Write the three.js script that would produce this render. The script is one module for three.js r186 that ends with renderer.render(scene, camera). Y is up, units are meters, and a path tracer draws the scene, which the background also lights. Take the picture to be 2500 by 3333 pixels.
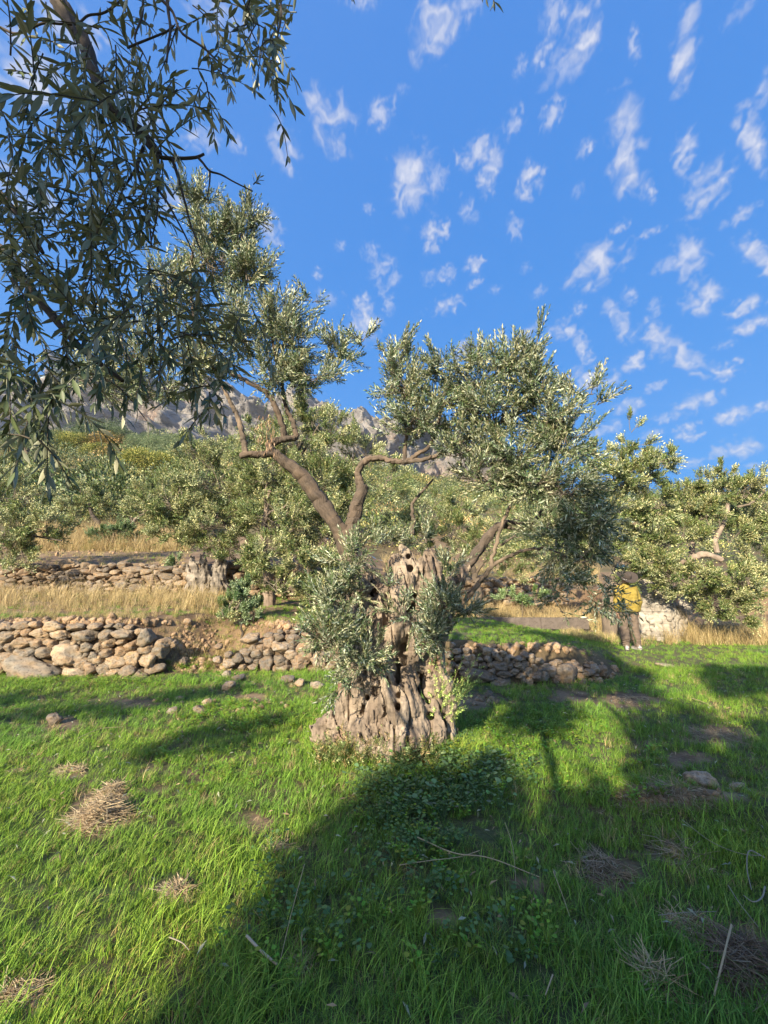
import * as THREE from 'three';
import { mergeGeometries } from 'three/addons/utils/BufferGeometryUtils.js';

// ---------------------------------------------------------------- camera, sun, exposure
const scene = new THREE.Scene();
const IMG_W = 2500, IMG_H = 3333, FOCAL = 1400, PITCH = THREE.MathUtils.degToRad(10.07), EYE = 1.6;
const camera = new THREE.PerspectiveCamera(2 * Math.atan(IMG_H / 2 / FOCAL) * 180 / Math.PI, 0.75, 0.05, 4000);
camera.position.set(0, EYE, 0);
camera.rotation.set(PITCH, 0, 0);
camera.updateMatrixWorld(true);
const renderer = new THREE.WebGLRenderer();
renderer.toneMapping = THREE.LinearToneMapping;
const EXPOSURE = 1.95;
renderer.toneMappingExposure = EXPOSURE;
renderer.shadowMap.enabled = true;
renderer.shadowMap.type = THREE.PCFSoftShadowMap;

const SUN_AZ = THREE.MathUtils.degToRad(27.8), SUN_EL = THREE.MathUtils.degToRad(22.5);
const TO_SUN = new THREE.Vector3(-Math.sin(SUN_AZ) * Math.cos(SUN_EL), Math.sin(SUN_EL), Math.cos(SUN_AZ) * Math.cos(SUN_EL));
const sun = new THREE.DirectionalLight(new THREE.Color().setRGB(1.0, 0.87, 0.66), 5);
sun.name = 'sun';
sun.position.copy(TO_SUN).multiplyScalar(60);
sun.castShadow = true;
sun.shadow.mapSize.set(4096, 4096);
Object.assign(sun.shadow.camera, { left: -30, right: 30, top: 30, bottom: -30, near: 1, far: 160 });
sun.shadow.radius = 1.1;
scene.add(sun, sun.target);

// ---------------------------------------------------------------- small tools
function rng(seed) {
  let s = seed >>> 0;
  return () => { s = (s + 0x6d2b79f5) | 0; let t = Math.imul(s ^ (s >>> 15), 1 | s); t = (t + Math.imul(t ^ (t >>> 7), 61 | t)) ^ t; return ((t ^ (t >>> 14)) >>> 0) / 4294967296; };
}
const lerp = (a, b, t) => a + (b - a) * t, clamp = (x, a = 0, b = 1) => Math.min(b, Math.max(a, x));
const sstep = (a, b, x) => { const t = clamp((x - a) / (b - a)); return t * t * (3 - 2 * t); };
const V = (x, y, z) => new THREE.Vector3(x, y, z);
const PERM = new Uint8Array(512);
{ const r = rng(77), p = [...Array(256).keys()]; for (let i = 255; i > 0; i--) { const j = Math.floor(r() * (i + 1)); [p[i], p[j]] = [p[j], p[i]]; } for (let i = 0; i < 512; i++) PERM[i] = p[i & 255]; }
const GR = new Float32Array([1, 1, 0, -1, 1, 0, 1, -1, 0, -1, -1, 0, 1, 0, 1, -1, 0, 1, 1, 0, -1, -1, 0, -1, 0, 1, 1, 0, -1, 1, 0, 1, -1, 0, -1, -1, 1, 1, 0, 0, -1, 1, -1, 1, 0, 0, -1, -1]);
function noise(x, y, z = 0) {
  const X = Math.floor(x), Y = Math.floor(y), Z = Math.floor(z), fx = x - X, fy = y - Y, fz = z - Z;
  const u = fx * fx * fx * (fx * (fx * 6 - 15) + 10), v = fy * fy * fy * (fy * (fy * 6 - 15) + 10), w = fz * fz * fz * (fz * (fz * 6 - 15) + 10);
  const a = X & 255, b = Y & 255, c = Z & 255, a1 = (a + 1) & 255, b1 = (b + 1) & 255, c1 = (c + 1) & 255;
  const A = PERM[a], B = PERM[a1], AA = PERM[A + b], AB = PERM[A + b1], BA = PERM[B + b], BB = PERM[B + b1];
  const g = (h, gx, gy, gz) => { const k = (h & 15) * 3; return GR[k] * gx + GR[k + 1] * gy + GR[k + 2] * gz; };
  return lerp(
    lerp(lerp(g(PERM[AA + c], fx, fy, fz), g(PERM[BA + c], fx - 1, fy, fz), u), lerp(g(PERM[AB + c], fx, fy - 1, fz), g(PERM[BB + c], fx - 1, fy - 1, fz), u), v),
    lerp(lerp(g(PERM[AA + c1], fx, fy, fz - 1), g(PERM[BA + c1], fx - 1, fy, fz - 1), u), lerp(g(PERM[AB + c1], fx, fy - 1, fz - 1), g(PERM[BB + c1], fx - 1, fy - 1, fz - 1), u), v), w);
}
function fbm(x, y, z, o = 4) { let s = 0, a = 0.5; for (let i = 0; i < o; i++) { s += a * noise(x, y, z); x = x * 2.03 + 7.1; y = y * 2.03 + 3.7; z = z * 2.03 + 1.3; a *= 0.5; } return s; }
function ridged(x, y, z, o = 4) { let s = 0, a = 0.5; for (let i = 0; i < o; i++) { const n = 1 - Math.abs(noise(x, y, z)) * 2; s += a * n * n; x = x * 2.1 + 5.1; y = y * 2.1 + 9.2; z = z * 2.1 + 2.3; a *= 0.5; } return s; }
// the line of sight of a pixel of the photograph, and the point on it that is d metres in front of the camera
const CP = Math.cos(PITCH), SP = Math.sin(PITCH);
function sight(px, py) { const cx = (px - 1250) / FOCAL, cy = (1666.5 - py) / FOCAL; return V(cx, SP + cy * CP, -CP + cy * SP); }
function at(px, py, d) { const s = sight(px, py), k = d / -s.z; return V(s.x * k, EYE + s.y * k, -d); }
const scaleAt = (py, d) => d / (CP - (1666.5 - py) / FOCAL * SP) / FOCAL;   // metres per photograph pixel
function pixelOf(v) { const x = v.x, y = v.y - EYE, z = v.z, f = y * SP - z * CP, u = y * CP + z * SP; return [1250 + x / f * FOCAL, 1666.5 - u / f * FOCAL, f]; }
const pw = (pts, x) => { if (x <= pts[0][0]) return pts[0][1]; for (let i = 1; i < pts.length; i++) if (x <= pts[i][0]) { const [a, b] = pts[i - 1], [c, d] = pts[i]; const t = (x - a) / (c - a); return b + (d - b) * t; } return pts[pts.length - 1][1]; };

// collects triangles with a colour for each vertex, and makes one geometry
class Mesher {
  constructor() { this.p = []; this.n = []; this.c = []; this.i = []; this.t = []; }
  vert(x, y, z, nx, ny, nz, col, u = 0, v = 0) { this.p.push(x, y, z); this.n.push(nx, ny, nz); this.c.push(col[0], col[1], col[2]); this.t.push(u, v); return this.p.length / 3 - 1; }
  tri(a, b, c) { this.i.push(a, b, c); }
  tube(pts, rad, col, sides = 6, bump = 0, seed = 0, caps = true) {
    const n = pts.length; let prev = null, ring0 = -1, len = 0;
    const T = new THREE.Vector3(), N = new THREE.Vector3(), B = new THREE.Vector3();
    for (let i = 0; i < n; i++) {
      T.copy(pts[Math.min(n - 1, i + 1)]).sub(pts[Math.max(0, i - 1)]).normalize();
      if (!prev) { N.set(Math.abs(T.y) > 0.9 ? 1 : 0, Math.abs(T.y) > 0.9 ? 0 : 1, 0).cross(T).normalize(); } else N.copy(prev).addScaledVector(T, -prev.dot(T)).normalize();
      prev = N.clone(); B.crossVectors(T, N);
      if (i) len += pts[i].distanceTo(pts[i - 1]);
      const r = typeof rad === 'function' ? rad(i / (n - 1)) : rad[i], ring = this.p.length / 3;
      for (let k = 0; k <= sides; k++) {
        const a = k / sides * Math.PI * 2, ca = Math.cos(a), sa = Math.sin(a);
        let rr = r;
        if (bump) rr *= 1 + bump * (noise(ca * 1.3 + seed, sa * 1.3, len / r * 0.35) + 0.8 * noise(ca * 3.5, sa * 3.5 + seed, len / r * 0.5));
        const nx = N.x * ca + B.x * sa, ny = N.y * ca + B.y * sa, nz = N.z * ca + B.z * sa;
        const cc = typeof col === 'function' ? col(pts[i], a, i / (n - 1)) : col;
        this.vert(pts[i].x + nx * rr, pts[i].y + ny * rr, pts[i].z + nz * rr, nx, ny, nz, cc, a * r * 2, len);
      }
      if (ring0 >= 0) for (let k = 0; k < sides; k++) { this.tri(ring0 + k, ring0 + k + 1, ring + k); this.tri(ring0 + k + 1, ring + k + 1, ring + k); }
      else if (caps) { const c = this.vert(pts[0].x, pts[0].y, pts[0].z, -T.x, -T.y, -T.z, typeof col === 'function' ? col(pts[0], 0, 0) : col); for (let k = 0; k < sides; k++) this.tri(c, ring + k + 1, ring + k); }
      ring0 = ring;
      if (i === n - 1 && caps) { const c = this.vert(pts[i].x + T.x * r * 0.3, pts[i].y + T.y * r * 0.3, pts[i].z + T.z * r * 0.3, T.x, T.y, T.z, typeof col === 'function' ? col(pts[i], 0, 1) : col); for (let k = 0; k < sides; k++) this.tri(c, ring + k, ring + k + 1); }
    }
  }
  geometry(computeNormals = false) {
    const { p, n, i: f } = this;
    if (!computeNormals) for (let k = 0; k < f.length; k += 3) {   // every face turned the way its normals look
      const a = f[k] * 3, b = f[k + 1] * 3, c = f[k + 2] * 3, ux = p[b] - p[a], uy = p[b + 1] - p[a + 1], uz = p[b + 2] - p[a + 2], vx = p[c] - p[a], vy = p[c + 1] - p[a + 1], vz = p[c + 2] - p[a + 2];
      const d = (uy * vz - uz * vy) * (n[a] + n[b] + n[c]) + (uz * vx - ux * vz) * (n[a + 1] + n[b + 1] + n[c + 1]) + (ux * vy - uy * vx) * (n[a + 2] + n[b + 2] + n[c + 2]);
      if (d < 0) { const t = f[k + 1]; f[k + 1] = f[k + 2]; f[k + 2] = t; }
    }
    const g = new THREE.BufferGeometry();
    g.setAttribute('position', new THREE.BufferAttribute(new Float32Array(this.p), 3));
    g.setAttribute('normal', new THREE.BufferAttribute(new Float32Array(this.n), 3));
    g.setAttribute('color', new THREE.BufferAttribute(new Float32Array(this.c), 3));
    g.setAttribute('uv', new THREE.BufferAttribute(new Float32Array(this.t), 2));
    g.setIndex(new THREE.BufferAttribute(new Uint32Array(this.i), 1));
    if (computeNormals) g.computeVertexNormals();
    return g;
  }
}
const smooth = (pts, n) => new THREE.CatmullRomCurve3(pts, false, 'centripetal').getPoints(n);

// a closed surface round the points where field(x, y, z) < 0
function surface(field, lo, hi, cell, color) {
  const nx = Math.ceil((hi[0] - lo[0]) / cell) + 1, ny = Math.ceil((hi[1] - lo[1]) / cell) + 1, nz = Math.ceil((hi[2] - lo[2]) / cell) + 1;
  const F = new Float32Array(nx * ny * nz), id = new Int32Array(nx * ny * nz).fill(-1), at3 = (i, j, k) => (k * ny + j) * nx + i;
  for (let k = 0; k < nz; k += 2) for (let j = 0; j < ny; j += 2) for (let i = 0; i < nx; i += 2) {   // coarse first, fine only near the surface
    const f = field(lo[0] + (i + 0.5) * cell, lo[1] + (j + 0.5) * cell, lo[2] + (k + 0.5) * cell), far = Math.abs(f) > cell * 4;
    for (let c = 0; c < 2 && k + c < nz; c++) for (let b = 0; b < 2 && j + b < ny; b++) for (let a = 0; a < 2 && i + a < nx; a++)
      F[at3(i + a, j + b, k + c)] = far ? f : field(lo[0] + (i + a) * cell, lo[1] + (j + b) * cell, lo[2] + (k + c) * cell);
  }
  const m = new Mesher();
  for (let k = 0; k < nz - 1; k++) for (let j = 0; j < ny - 1; j++) for (let i = 0; i < nx - 1; i++) {
    let sx = 0, sy = 0, sz = 0, n = 0, neg = 0;
    const f = [];
    for (let c = 0; c < 8; c++) { const v = F[at3(i + (c & 1), j + (c >> 1 & 1), k + (c >> 2))]; f.push(v); if (v < 0) neg++; }
    if (!neg || neg === 8) continue;
    for (const [a, b] of EDGES) {
      if ((f[a] < 0) === (f[b] < 0)) continue;
      const t = f[a] / (f[a] - f[b]);
      sx += (a & 1) + ((b & 1) - (a & 1)) * t; sy += (a >> 1 & 1) + ((b >> 1 & 1) - (a >> 1 & 1)) * t; sz += (a >> 2) + ((b >> 2) - (a >> 2)) * t; n++;
    }
    const x = lo[0] + (i + sx / n) * cell, y = lo[1] + (j + sy / n) * cell, z = lo[2] + (k + sz / n) * cell;
    let gx = f[1] + f[3] + f[5] + f[7] - f[0] - f[2] - f[4] - f[6], gy = f[2] + f[3] + f[6] + f[7] - f[0] - f[1] - f[4] - f[5], gz = f[4] + f[5] + f[6] + f[7] - f[0] - f[1] - f[2] - f[3];
    const l = Math.hypot(gx, gy, gz) || 1; gx /= l; gy /= l; gz /= l;
    id[at3(i, j, k)] = m.vert(x, y, z, gx, gy, gz, color(x, y, z, gx, gy, gz), Math.atan2(x, z) * 0.5, y);
  }
  const quad = (a, b, c, d, flip) => { if (a < 0 || b < 0 || c < 0 || d < 0) return; if (flip) { m.tri(a, d, c); m.tri(a, c, b); } else { m.tri(a, b, c); m.tri(a, c, d); } };
  for (let k = 1; k < nz - 1; k++) for (let j = 1; j < ny - 1; j++) for (let i = 1; i < nx - 1; i++) {
    const s = F[at3(i, j, k)] < 0;
    if (s !== F[at3(i + 1, j, k)] < 0) quad(id[at3(i, j - 1, k - 1)], id[at3(i, j, k - 1)], id[at3(i, j, k)], id[at3(i, j - 1, k)], !s);
    if (s !== F[at3(i, j + 1, k)] < 0) quad(id[at3(i - 1, j, k - 1)], id[at3(i - 1, j, k)], id[at3(i, j, k)], id[at3(i, j, k - 1)], !s);
    if (s !== F[at3(i, j, k + 1)] < 0) quad(id[at3(i - 1, j - 1, k)], id[at3(i, j - 1, k)], id[at3(i, j, k)], id[at3(i - 1, j, k)], !s);
  }
  return m.geometry();
}
const EDGES = [[0, 1], [2, 3], [4, 5], [6, 7], [0, 2], [1, 3], [4, 6], [5, 7], [0, 4], [1, 5], [2, 6], [3, 7]];
const smin = (a, b, k) => { const h = Math.max(k - Math.abs(a - b), 0) / k; return Math.min(a, b) - h * h * k * 0.25; };
// distance to a capsule from a to b whose radius goes from ra to rb; each is [x, y, z]
function cap(x, y, z, a, b, ra, rb) {
  const bx = b[0] - a[0], by = b[1] - a[1], bz = b[2] - a[2], px = x - a[0], py = y - a[1], pz = z - a[2];
  const h = clamp((px * bx + py * by + pz * bz) / (bx * bx + by * by + bz * bz || 1e-9));
  return Math.hypot(px - bx * h, py - by * h, pz - bz * h) - (ra + (rb - ra) * h);
}
const ell = (x, y, z, c, r) => { const a = (x - c[0]) / r[0], b = (y - c[1]) / r[1], d = (z - c[2]) / r[2], k = Math.sqrt(a * a + b * b + d * d); return (k - 1) * Math.min(r[0], r[1], r[2]); };

const taken = new Map();
function numbered(name) { const n = taken.get(name) ?? 0; taken.set(name, n + 1); return n ? name + '_' + String(n).padStart(3, '0') : name; }
function mark(o, label, category, group, kind) {
  if (label) o.userData.label = label; if (category) o.userData.category = category; if (group) o.userData.group = group; if (kind) o.userData.kind = kind;
  return o;
}
function thing(name, label, category, group, pos) {
  const o = new THREE.Group(); o.name = numbered(name); if (pos) o.position.copy(pos);
  scene.add(o); return mark(o, label, category, group);
}
// a mesh under parent (the scene: a top-level object); geometry in world places is moved to the parent's own axes
function mesh(name, geometry, material, parent = scene, world = true) {
  const o = new THREE.Mesh(geometry, material);
  o.name = parent === scene ? numbered(name) : name;
  o.castShadow = o.receiveShadow = true;
  if (world && parent !== scene) { let q = V(0, 0, 0); for (let p = parent; p && p !== scene; p = p.parent) q.add(p.position); geometry.translate(-q.x, -q.y, -q.z); }
  parent.add(o);
  return o;
}
function copies(name, geometry, material, mats, tints, parent = scene, kind = 'stuff') {
  const o = new THREE.InstancedMesh(geometry, material, mats.length), M = new THREE.Matrix4();
  let q = V(0, 0, 0); for (let p = parent; p && p !== scene; p = p.parent) q.add(p.position);
  mats.forEach((m, i) => { M.copy(m); M.elements[12] -= q.x; M.elements[13] -= q.y; M.elements[14] -= q.z; o.setMatrixAt(i, M); });
  if (tints) { const c = new THREE.Color(); tints.forEach((t, i) => o.setColorAt(i, c.setRGB(t[0], t[1], t[2]))); }
  o.name = parent === scene ? numbered(name) : name; o.castShadow = o.receiveShadow = true;
  if (kind) o.userData.kind = kind;
  parent.add(o); return o;
}
function place(pos, axis, roll, s, sy = s) {   // a matrix that turns +y to axis
  const q = new THREE.Quaternion().setFromUnitVectors(V(0, 1, 0), axis).multiply(new THREE.Quaternion().setFromAxisAngle(V(0, 1, 0), roll));
  return new THREE.Matrix4().compose(pos, q, V(s, sy, s));
}
const rand3 = (r) => { let v; do v = V(r() * 2 - 1, r() * 2 - 1, r() * 2 - 1); while (v.lengthSq() > 1 || v.lengthSq() < 0.01); return v; };

// ---------------------------------------------------------------- sky: air and small high clouds
{
  const W = 3072, H = 1536, sky = new Float32Array(W * H * 4), alpha = new Float32Array(W * H), body = new Float32Array(W * H);
  const clouds = [];
  const add = (c, a, b, s, k) => clouds.push({ c, a, b, s, k });
  const seen = (x, y, rx, ry, lean = 0, k = 1) => {   // centre and half axes in the photograph at 1659 x 2212
    const S = 2500 / 1659, c = sight(x * S, y * S).normalize(), ca = Math.cos(lean), sa = Math.sin(lean);
    const a = sight((x + rx * ca) * S, (y - rx * sa) * S), b = sight((x + ry * sa) * S, (y + ry * ca) * S);
    a.multiplyScalar(1 / a.dot(c)).sub(c); b.multiplyScalar(1 / b.dot(c)).sub(c);
    add(c, a, b, clouds.length * 7.31, k);
  };
  for (const q of [
    [940, 55, 52, 80, 0.25], [1000, 20, 40, 40, 0, 0.6], [715, 258, 52, 72, -0.2], [615, 315, 34, 65, 0.1, 0.75], [822, 242, 34, 32, 0.4, 0.8], [890, 392, 55, 66, 0.4], [945, 385, 25, 40, 0, 0.5], [1035, 325, 48, 34, 0.1, 0.9], [1060, 375, 26, 50, -0.2, 0.85], [1145, 388, 36, 34, 0.5],
    [1192, 246, 38, 24, 0.6, 0.8], [1255, 85, 50, 62, 0.2], [1170, 118, 28, 22, 0.2, 0.8], [1215, 150, 50, 40, 0, 0.45], [1195, 28, 32, 42, 0.4, 0.8], [1370, 92, 18, 32, 0.6, 0.7], [1480, 105, 32, 76, 0.35], [1355, 325, 52, 95, 0.55], [1265, 322, 26, 16, 0.6, 0.8],
    [1480, 328, 28, 46, 0.3, 0.85]]) seen(...q);
  for (const q of [
    [1530, 402, 58, 44, 0.2], [1625, 300, 34, 72, 0.6], [1598, 466, 46, 16, 0.3, 0.8], [1640, 552, 34, 58, 0.7], [940, 508, 28, 40, -0.1], [830, 595, 32, 48, 0, 0.7], [783, 703, 40, 36, 0], [785, 658, 22, 26, 0, 0.8], [685, 590, 12, 16, 0, 0.7], [575, 492, 42, 36, -0.4, 0.85],
    [505, 470, 30, 30, 0, 0.7], [510, 312, 20, 26, 0, 0.6], [440, 300, 46, 34, 0.3, 0.7], [1026, 572, 22, 24, 0, 0.9], [965, 592, 22, 24, 0, 0.7], [1026, 612, 20, 9, 0.4, 0.8], [962, 662, 40, 20, 0.2, 0.85], [1012, 455, 22, 32, 0.6, 0.55], [1112, 490, 20, 30, 0.5, 0.6], [1285, 572, 66, 44, 0.2],
    [1490, 558, 48, 46, 0.5, 0.8], [1440, 572, 28, 20, 0, 0.6], [1520, 640, 52, 34, 0.5], [1612, 662, 44, 20, 0.1], [1625, 702, 44, 18, 0.1], [1338, 692, 26, 60, 0.6, 0.9], [1215, 714, 38, 22, 0, 0.9], [1258, 752, 20, 40, 0.5, 0.85], [1410, 720, 18, 20, 0, 0.9]]) seen(...q);
  for (const q of [
    [1452, 752, 34, 84, 0.75], [1372, 782, 36, 22, 0.4, 0.9], [1272, 818, 66, 26, -0.1, 0.9], [1570, 800, 38, 20, 0.1], [1500, 872, 58, 22, 0.55], [1582, 900, 44, 20, 0.4], [1490, 942, 34, 14, 0.1], [1484, 922, 30, 10, 0.2, 0.9], [1590, 968, 66, 24, 0.15], [1352, 880, 46, 18, 0.3, 0.8],
    [1140, 722, 34, 18, 0.5, 0.75], [1005, 758, 30, 32, 0.3, 0.8], [1246, 670, 18, 18, 0, 0.6], [1165, 630, 18, 12, 0.4, 0.5], [1340, 490, 26, 12, 0.3, 0.7], [1405, 502, 28, 10, 0.1, 0.7], [1405, 412, 14, 22, 0.6, 0.75], [1125, 145, 16, 28, -0.2, 0.5], [1650, 195, 20, 40, 0.3, 0.6],
    [1645, 878, 22, 14, 0.4, 0.8], [1412, 937, 26, 12, 0.2, 0.8], [1300, 930, 34, 12, 0.2, 0.7], [1565, 745, 26, 10, 0.3, 0.6], [1500, 1000, 34, 12, 0.2, 0.6], [1625, 1006, 22, 8, 0, 0.6], [1330, 920, 20, 14, 0.3, 0.6], [1430, 905, 26, 12, 0.2, 0.6], [1415, 835, 26, 12, 0.3, 0.7], [1495, 780, 22, 12, 0.4, 0.5],
    [60, 160, 80, 90, 0.3, 0.9], [160, 60, 70, 60, 0, 0.7], [290, 250, 50, 60, 0.2, 0.8], [40, 420, 70, 60, 0.2, 0.8], [380, 430, 60, 36, 0.4, 0.6], [470, 30, 60, 46, 0, 0.6], [40, 560, 40, 40, 0, 0.6], [735, 530, 14, 14, 0, 0.4], [705, 645, 34, 22, 0.3, 0.35], [1070, 625, 16, 10, 0, 0.5], [1135, 580, 12, 14, 0, 0.4], [780, 5, 36, 22, 0, 0.6],
    [1415, 665, 18, 20, 0.3, 0.5], [1360, 640, 20, 20, 0.5, 0.6], [1600, 20, 40, 20, 0.3, 0.4], [925, 600, 20, 18, 0.2, 0.4], [870, 190, 16, 14, 0, 0.3], [795, 450, 12, 14, 0, 0.55], [800, 545, 20, 22, 0.3, 0.5], [840, 660, 14, 22, 0.3, 0.6], [1110, 265, 26, 30, 0.3, 0.6], [1250, 410, 20, 14, 0.5, 0.3]]) seen(...q);
  // outside the frame the same kind of cloud goes on all round
  const r = rng(5), fw = V(0, SP, -CP);
  for (let i = 0; i < 520; i++) {
    const X = (r() * 2 - 1) * 5, Z = (r() * 2 - 1) * 5, c = V(X, 1, Z).normalize();
    const inFrame = c.dot(fw) > 0.1 && (() => { const [px, py] = pixelOf(V(c.x, c.y + EYE, c.z)); return px > -150 && px < 2650 && py > -150; })();
    const L = 0.035 + r() * 0.075, ang = 0.6 + r() * 0.8, k = 0.5 + r() * 0.5, lw = 0.4 + r() * 0.4;
    if (inFrame) continue;
    const a = V(X + Math.cos(ang) * L, 1, Z + Math.sin(ang) * L), b = V(X - Math.sin(ang) * L * lw, 1, Z + Math.cos(ang) * L * lw);
    a.multiplyScalar(1 / a.dot(c)).sub(c); b.multiplyScalar(1 / b.dot(c)).sub(c);
    add(c, a, b, i * 3.17, k);
  }
  const ax = V(0, 0, 0), bx = V(0, 0, 0);
  for (const { c, a, b, s, k } of clouds) {
    const reach = 1.9 * Math.max(a.length(), b.length()) + 0.002, up0 = Math.asin(c.y), phi0 = Math.atan2(c.z, c.x);
    const r0 = Math.max(H / 2, Math.floor(((up0 - reach) / Math.PI + 0.5) * H)), r1 = Math.min(H - 1, Math.ceil(((up0 + reach) / Math.PI + 0.5) * H));
    const al = a.length(), bl = b.length(); ax.copy(a).divideScalar(al * al); bx.copy(b).divideScalar(bl * bl);
    for (let row = r0; row <= r1; row++) {
      const up = ((row + 0.5) / H - 0.5) * Math.PI, cu = Math.cos(up), su = Math.sin(up), span = cu < reach ? Math.PI : Math.min(Math.PI, reach / cu * 1.05);
      const c0 = Math.floor(((phi0 - span) / (2 * Math.PI) + 0.5) * W), c1 = Math.ceil(((phi0 + span) / (2 * Math.PI) + 0.5) * W);
      for (let col = c0; col < c1; col++) {
        const phi = ((col + 0.5) / W - 0.5) * 2 * Math.PI, x = Math.cos(phi) * cu, z = Math.sin(phi) * cu, dc = x * c.x + su * c.y + z * c.z;
        if (dc < 0.3) continue;
        const ex = x / dc - c.x, ey = su / dc - c.y, ez = z / dc - c.z, u = ex * ax.x + ey * ax.y + ez * ax.z, v = ex * bx.x + ey * bx.y + ez * bx.z, rr = u * u + v * v;
        if (rr > 3.2) continue;
        const aspect = al / bl, U = u * Math.sqrt(aspect), Vv = v / Math.sqrt(aspect);
        const wx = fbm(U * 1.3 + s, Vv * 1.3, 2, 3) * 0.9, wy = fbm(U * 1.3 + s, Vv * 1.3 + 9, 5, 3) * 0.9;
        const n = fbm((U + wx) * 1.5 + s * 3, (Vv + wy) * 1.5, 1, 6) * 1.65, puff = Math.abs(noise((U + wx) * 4 + s, (Vv + wy) * 4, 3)) * 0.22;
        const d = 0.74 - rr * 0.62 + n - puff;
        const q = sstep(-0.12, 1.4, d) * k, o = row * W + (col % W + W) % W;
        if (q > 0) { alpha[o] = 1 - (1 - alpha[o]) * (1 - q); body[o] = Math.max(body[o], clamp(d * 0.9)); }
      }
    }
  }
  for (let row = 0; row < H; row++) {
    const up = ((row + 0.5) / H - 0.5) * Math.PI, e = Math.max(0, up), t = Math.pow(1 - Math.min(1, e / 1.35), 2.1), hz = Math.exp(-e * 9);
    const air = [lerp(0.004, 0.044, t) + 0.14 * hz, lerp(0.205, 0.38, t) + 0.17 * hz, lerp(0.72, 0.98, t) + 0.0 * hz];
    for (let col = 0; col < W; col++) {
      const phi = ((col + 0.5) / W - 0.5) * 2 * Math.PI, cg = Math.cos(phi) * Math.cos(up) * TO_SUN.x + Math.sin(up) * TO_SUN.y + Math.sin(phi) * Math.cos(up) * TO_SUN.z, fillGlow = 0.22 * 0.5775 / Math.pow(1.4225 - 1.3 * cg, 1.5);   // forward haze glow round the sun, added and raised to brighten the shade
      const o = row * W + col, q = Math.min(0.93, alpha[o]), l = 0.80 + 0.2 * body[o], cloud = [0.70 * l, 0.73 * l, 0.86 * l];
      for (let k = 0; k < 3; k++) sky[o * 4 + k] = (up < 0 ? [0.16, 0.17, 0.10][k] : lerp(air[k], cloud[k], q) + fillGlow * [1, 0.9, 0.74][k]) / EXPOSURE;
      sky[o * 4 + 3] = 1;
    }
  }
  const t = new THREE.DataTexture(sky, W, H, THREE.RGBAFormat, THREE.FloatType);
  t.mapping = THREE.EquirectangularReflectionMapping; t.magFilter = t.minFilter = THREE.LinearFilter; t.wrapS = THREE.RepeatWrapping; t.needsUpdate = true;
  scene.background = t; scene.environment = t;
}

// ---------------------------------------------------------------- the lie of the land; d is the distance in front of the camera
const wallD = (x) => pw([[-14, 8.1], [-4.4, 8.1], [-3.2, 8.5], [-2.4, 8.55], [-1, 8.5], [0.6, 7.75], [1.6, 7.5], [2.6, 7.45], [3.8, 7.75], [5, 8.3], [14, 8.5]], x);
const terrace = (x) => pw([[-14, 1.0], [-4.6, 0.98], [-4, 0.9], [-3.4, 0.8], [-2.4, 0.86], [-0.8, 0.76], [1.2, 0.68], [3, 0.62], [4.2, 0.42], [5, 0.3], [6, 0.21], [8, 0.16], [14, 0.2]], x);
const rampW = (x) => pw([[-14, 0.35], [-4.7, 0.35], [-3.7, 1.7], [-3.1, 1.7], [-2.2, 0.4], [3.4, 0.3], [4.4, 1.0], [5.2, 2.6], [7, 4.5], [14, 6]], x);
const backLeft = (d) => pw([[8, 0.95], [12.6, 1.36], [13.15, 1.4], [13.3, 2.2], [20, 3.3], [24, 4.5], [40, 9.3], [80, 22.8], [150, 48.5], [200, 64], [300, 76]], d);
const backRight = (d) => pw([[8, 0.62], [14, 0.645], [14.5, 0.7], [18, 0.98], [18.15, 1.0], [18.3, 2.0], [24, 2.9], [40, 6.4], [80, 15.5], [150, 31], [200, 41], [300, 56]], d);
const nearBump = (x, d) => 0.05 * fbm(x * 0.7, d * 0.7, 3, 3) + 0.025 * noise(x * 2.3, d * 2.3, 8);
const MOUND = { x: 3.15, d: 3.35 };
function heightAt(x, d) {
  let low = 0.10 * nearBump(x, d) * 10 * 0.1 + 0.35 * nearBump(x, d);
  low += 0.10 * sstep(2.5, 7, x) * sstep(3, 8, d) + 0.05 * sstep(6.2, 8, d);
  { const u = (x - 2.35) / 0.75, v = (d - 3.55 + (x - 2.35) * 0.18) / 0.22; low += 0.11 * Math.exp(-u * u - v * v); }
  { const u = (x - 0.05) / 0.9, v = (d - 4.55) / 0.6; low += 0.10 * Math.exp(-u * u - v * v); }
  if (d < 6) return low;
  const wd = wallD(x) + 0.1 * noise(x * 1.7, 3) + 0.05 * noise(x * 5, 8), k = sstep(0.03, rampW(x), d - wd);
  const right = lerp(sstep(-3.4, 0.6, x), sstep(-0.42, 0.45, x / d), sstep(22, 40, d)), far = sstep(4.5, 8, x) * (1 - sstep(13, 17, d));
  let high = terrace(x) + lerp(backLeft(d) - 0.95, backRight(d) - 0.62, right) - far * 0.0;
  high += nearBump(x, d) * (1.4 + 0.04 * d) + (d < 16 ? 0.05 * fbm(x * 3, d * 3, 4, 3) : 0) + (d > 30 ? fbm(x * 0.03, d * 0.03, 1, 4) * 4 * sstep(30, 90, d) + fbm(x * 0.15, d * 0.15, 1, 3) * 1.2 * sstep(25, 60, d) : 0);
  if (d > 14) high += clamp((-x - 12) * 0.03, 0, 6) * sstep(14, 30, d);
  return lerp(low, high, k);
}
const onGround = (x, d, lift = 0) => V(x, heightAt(x, d) + lift, -d);
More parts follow.
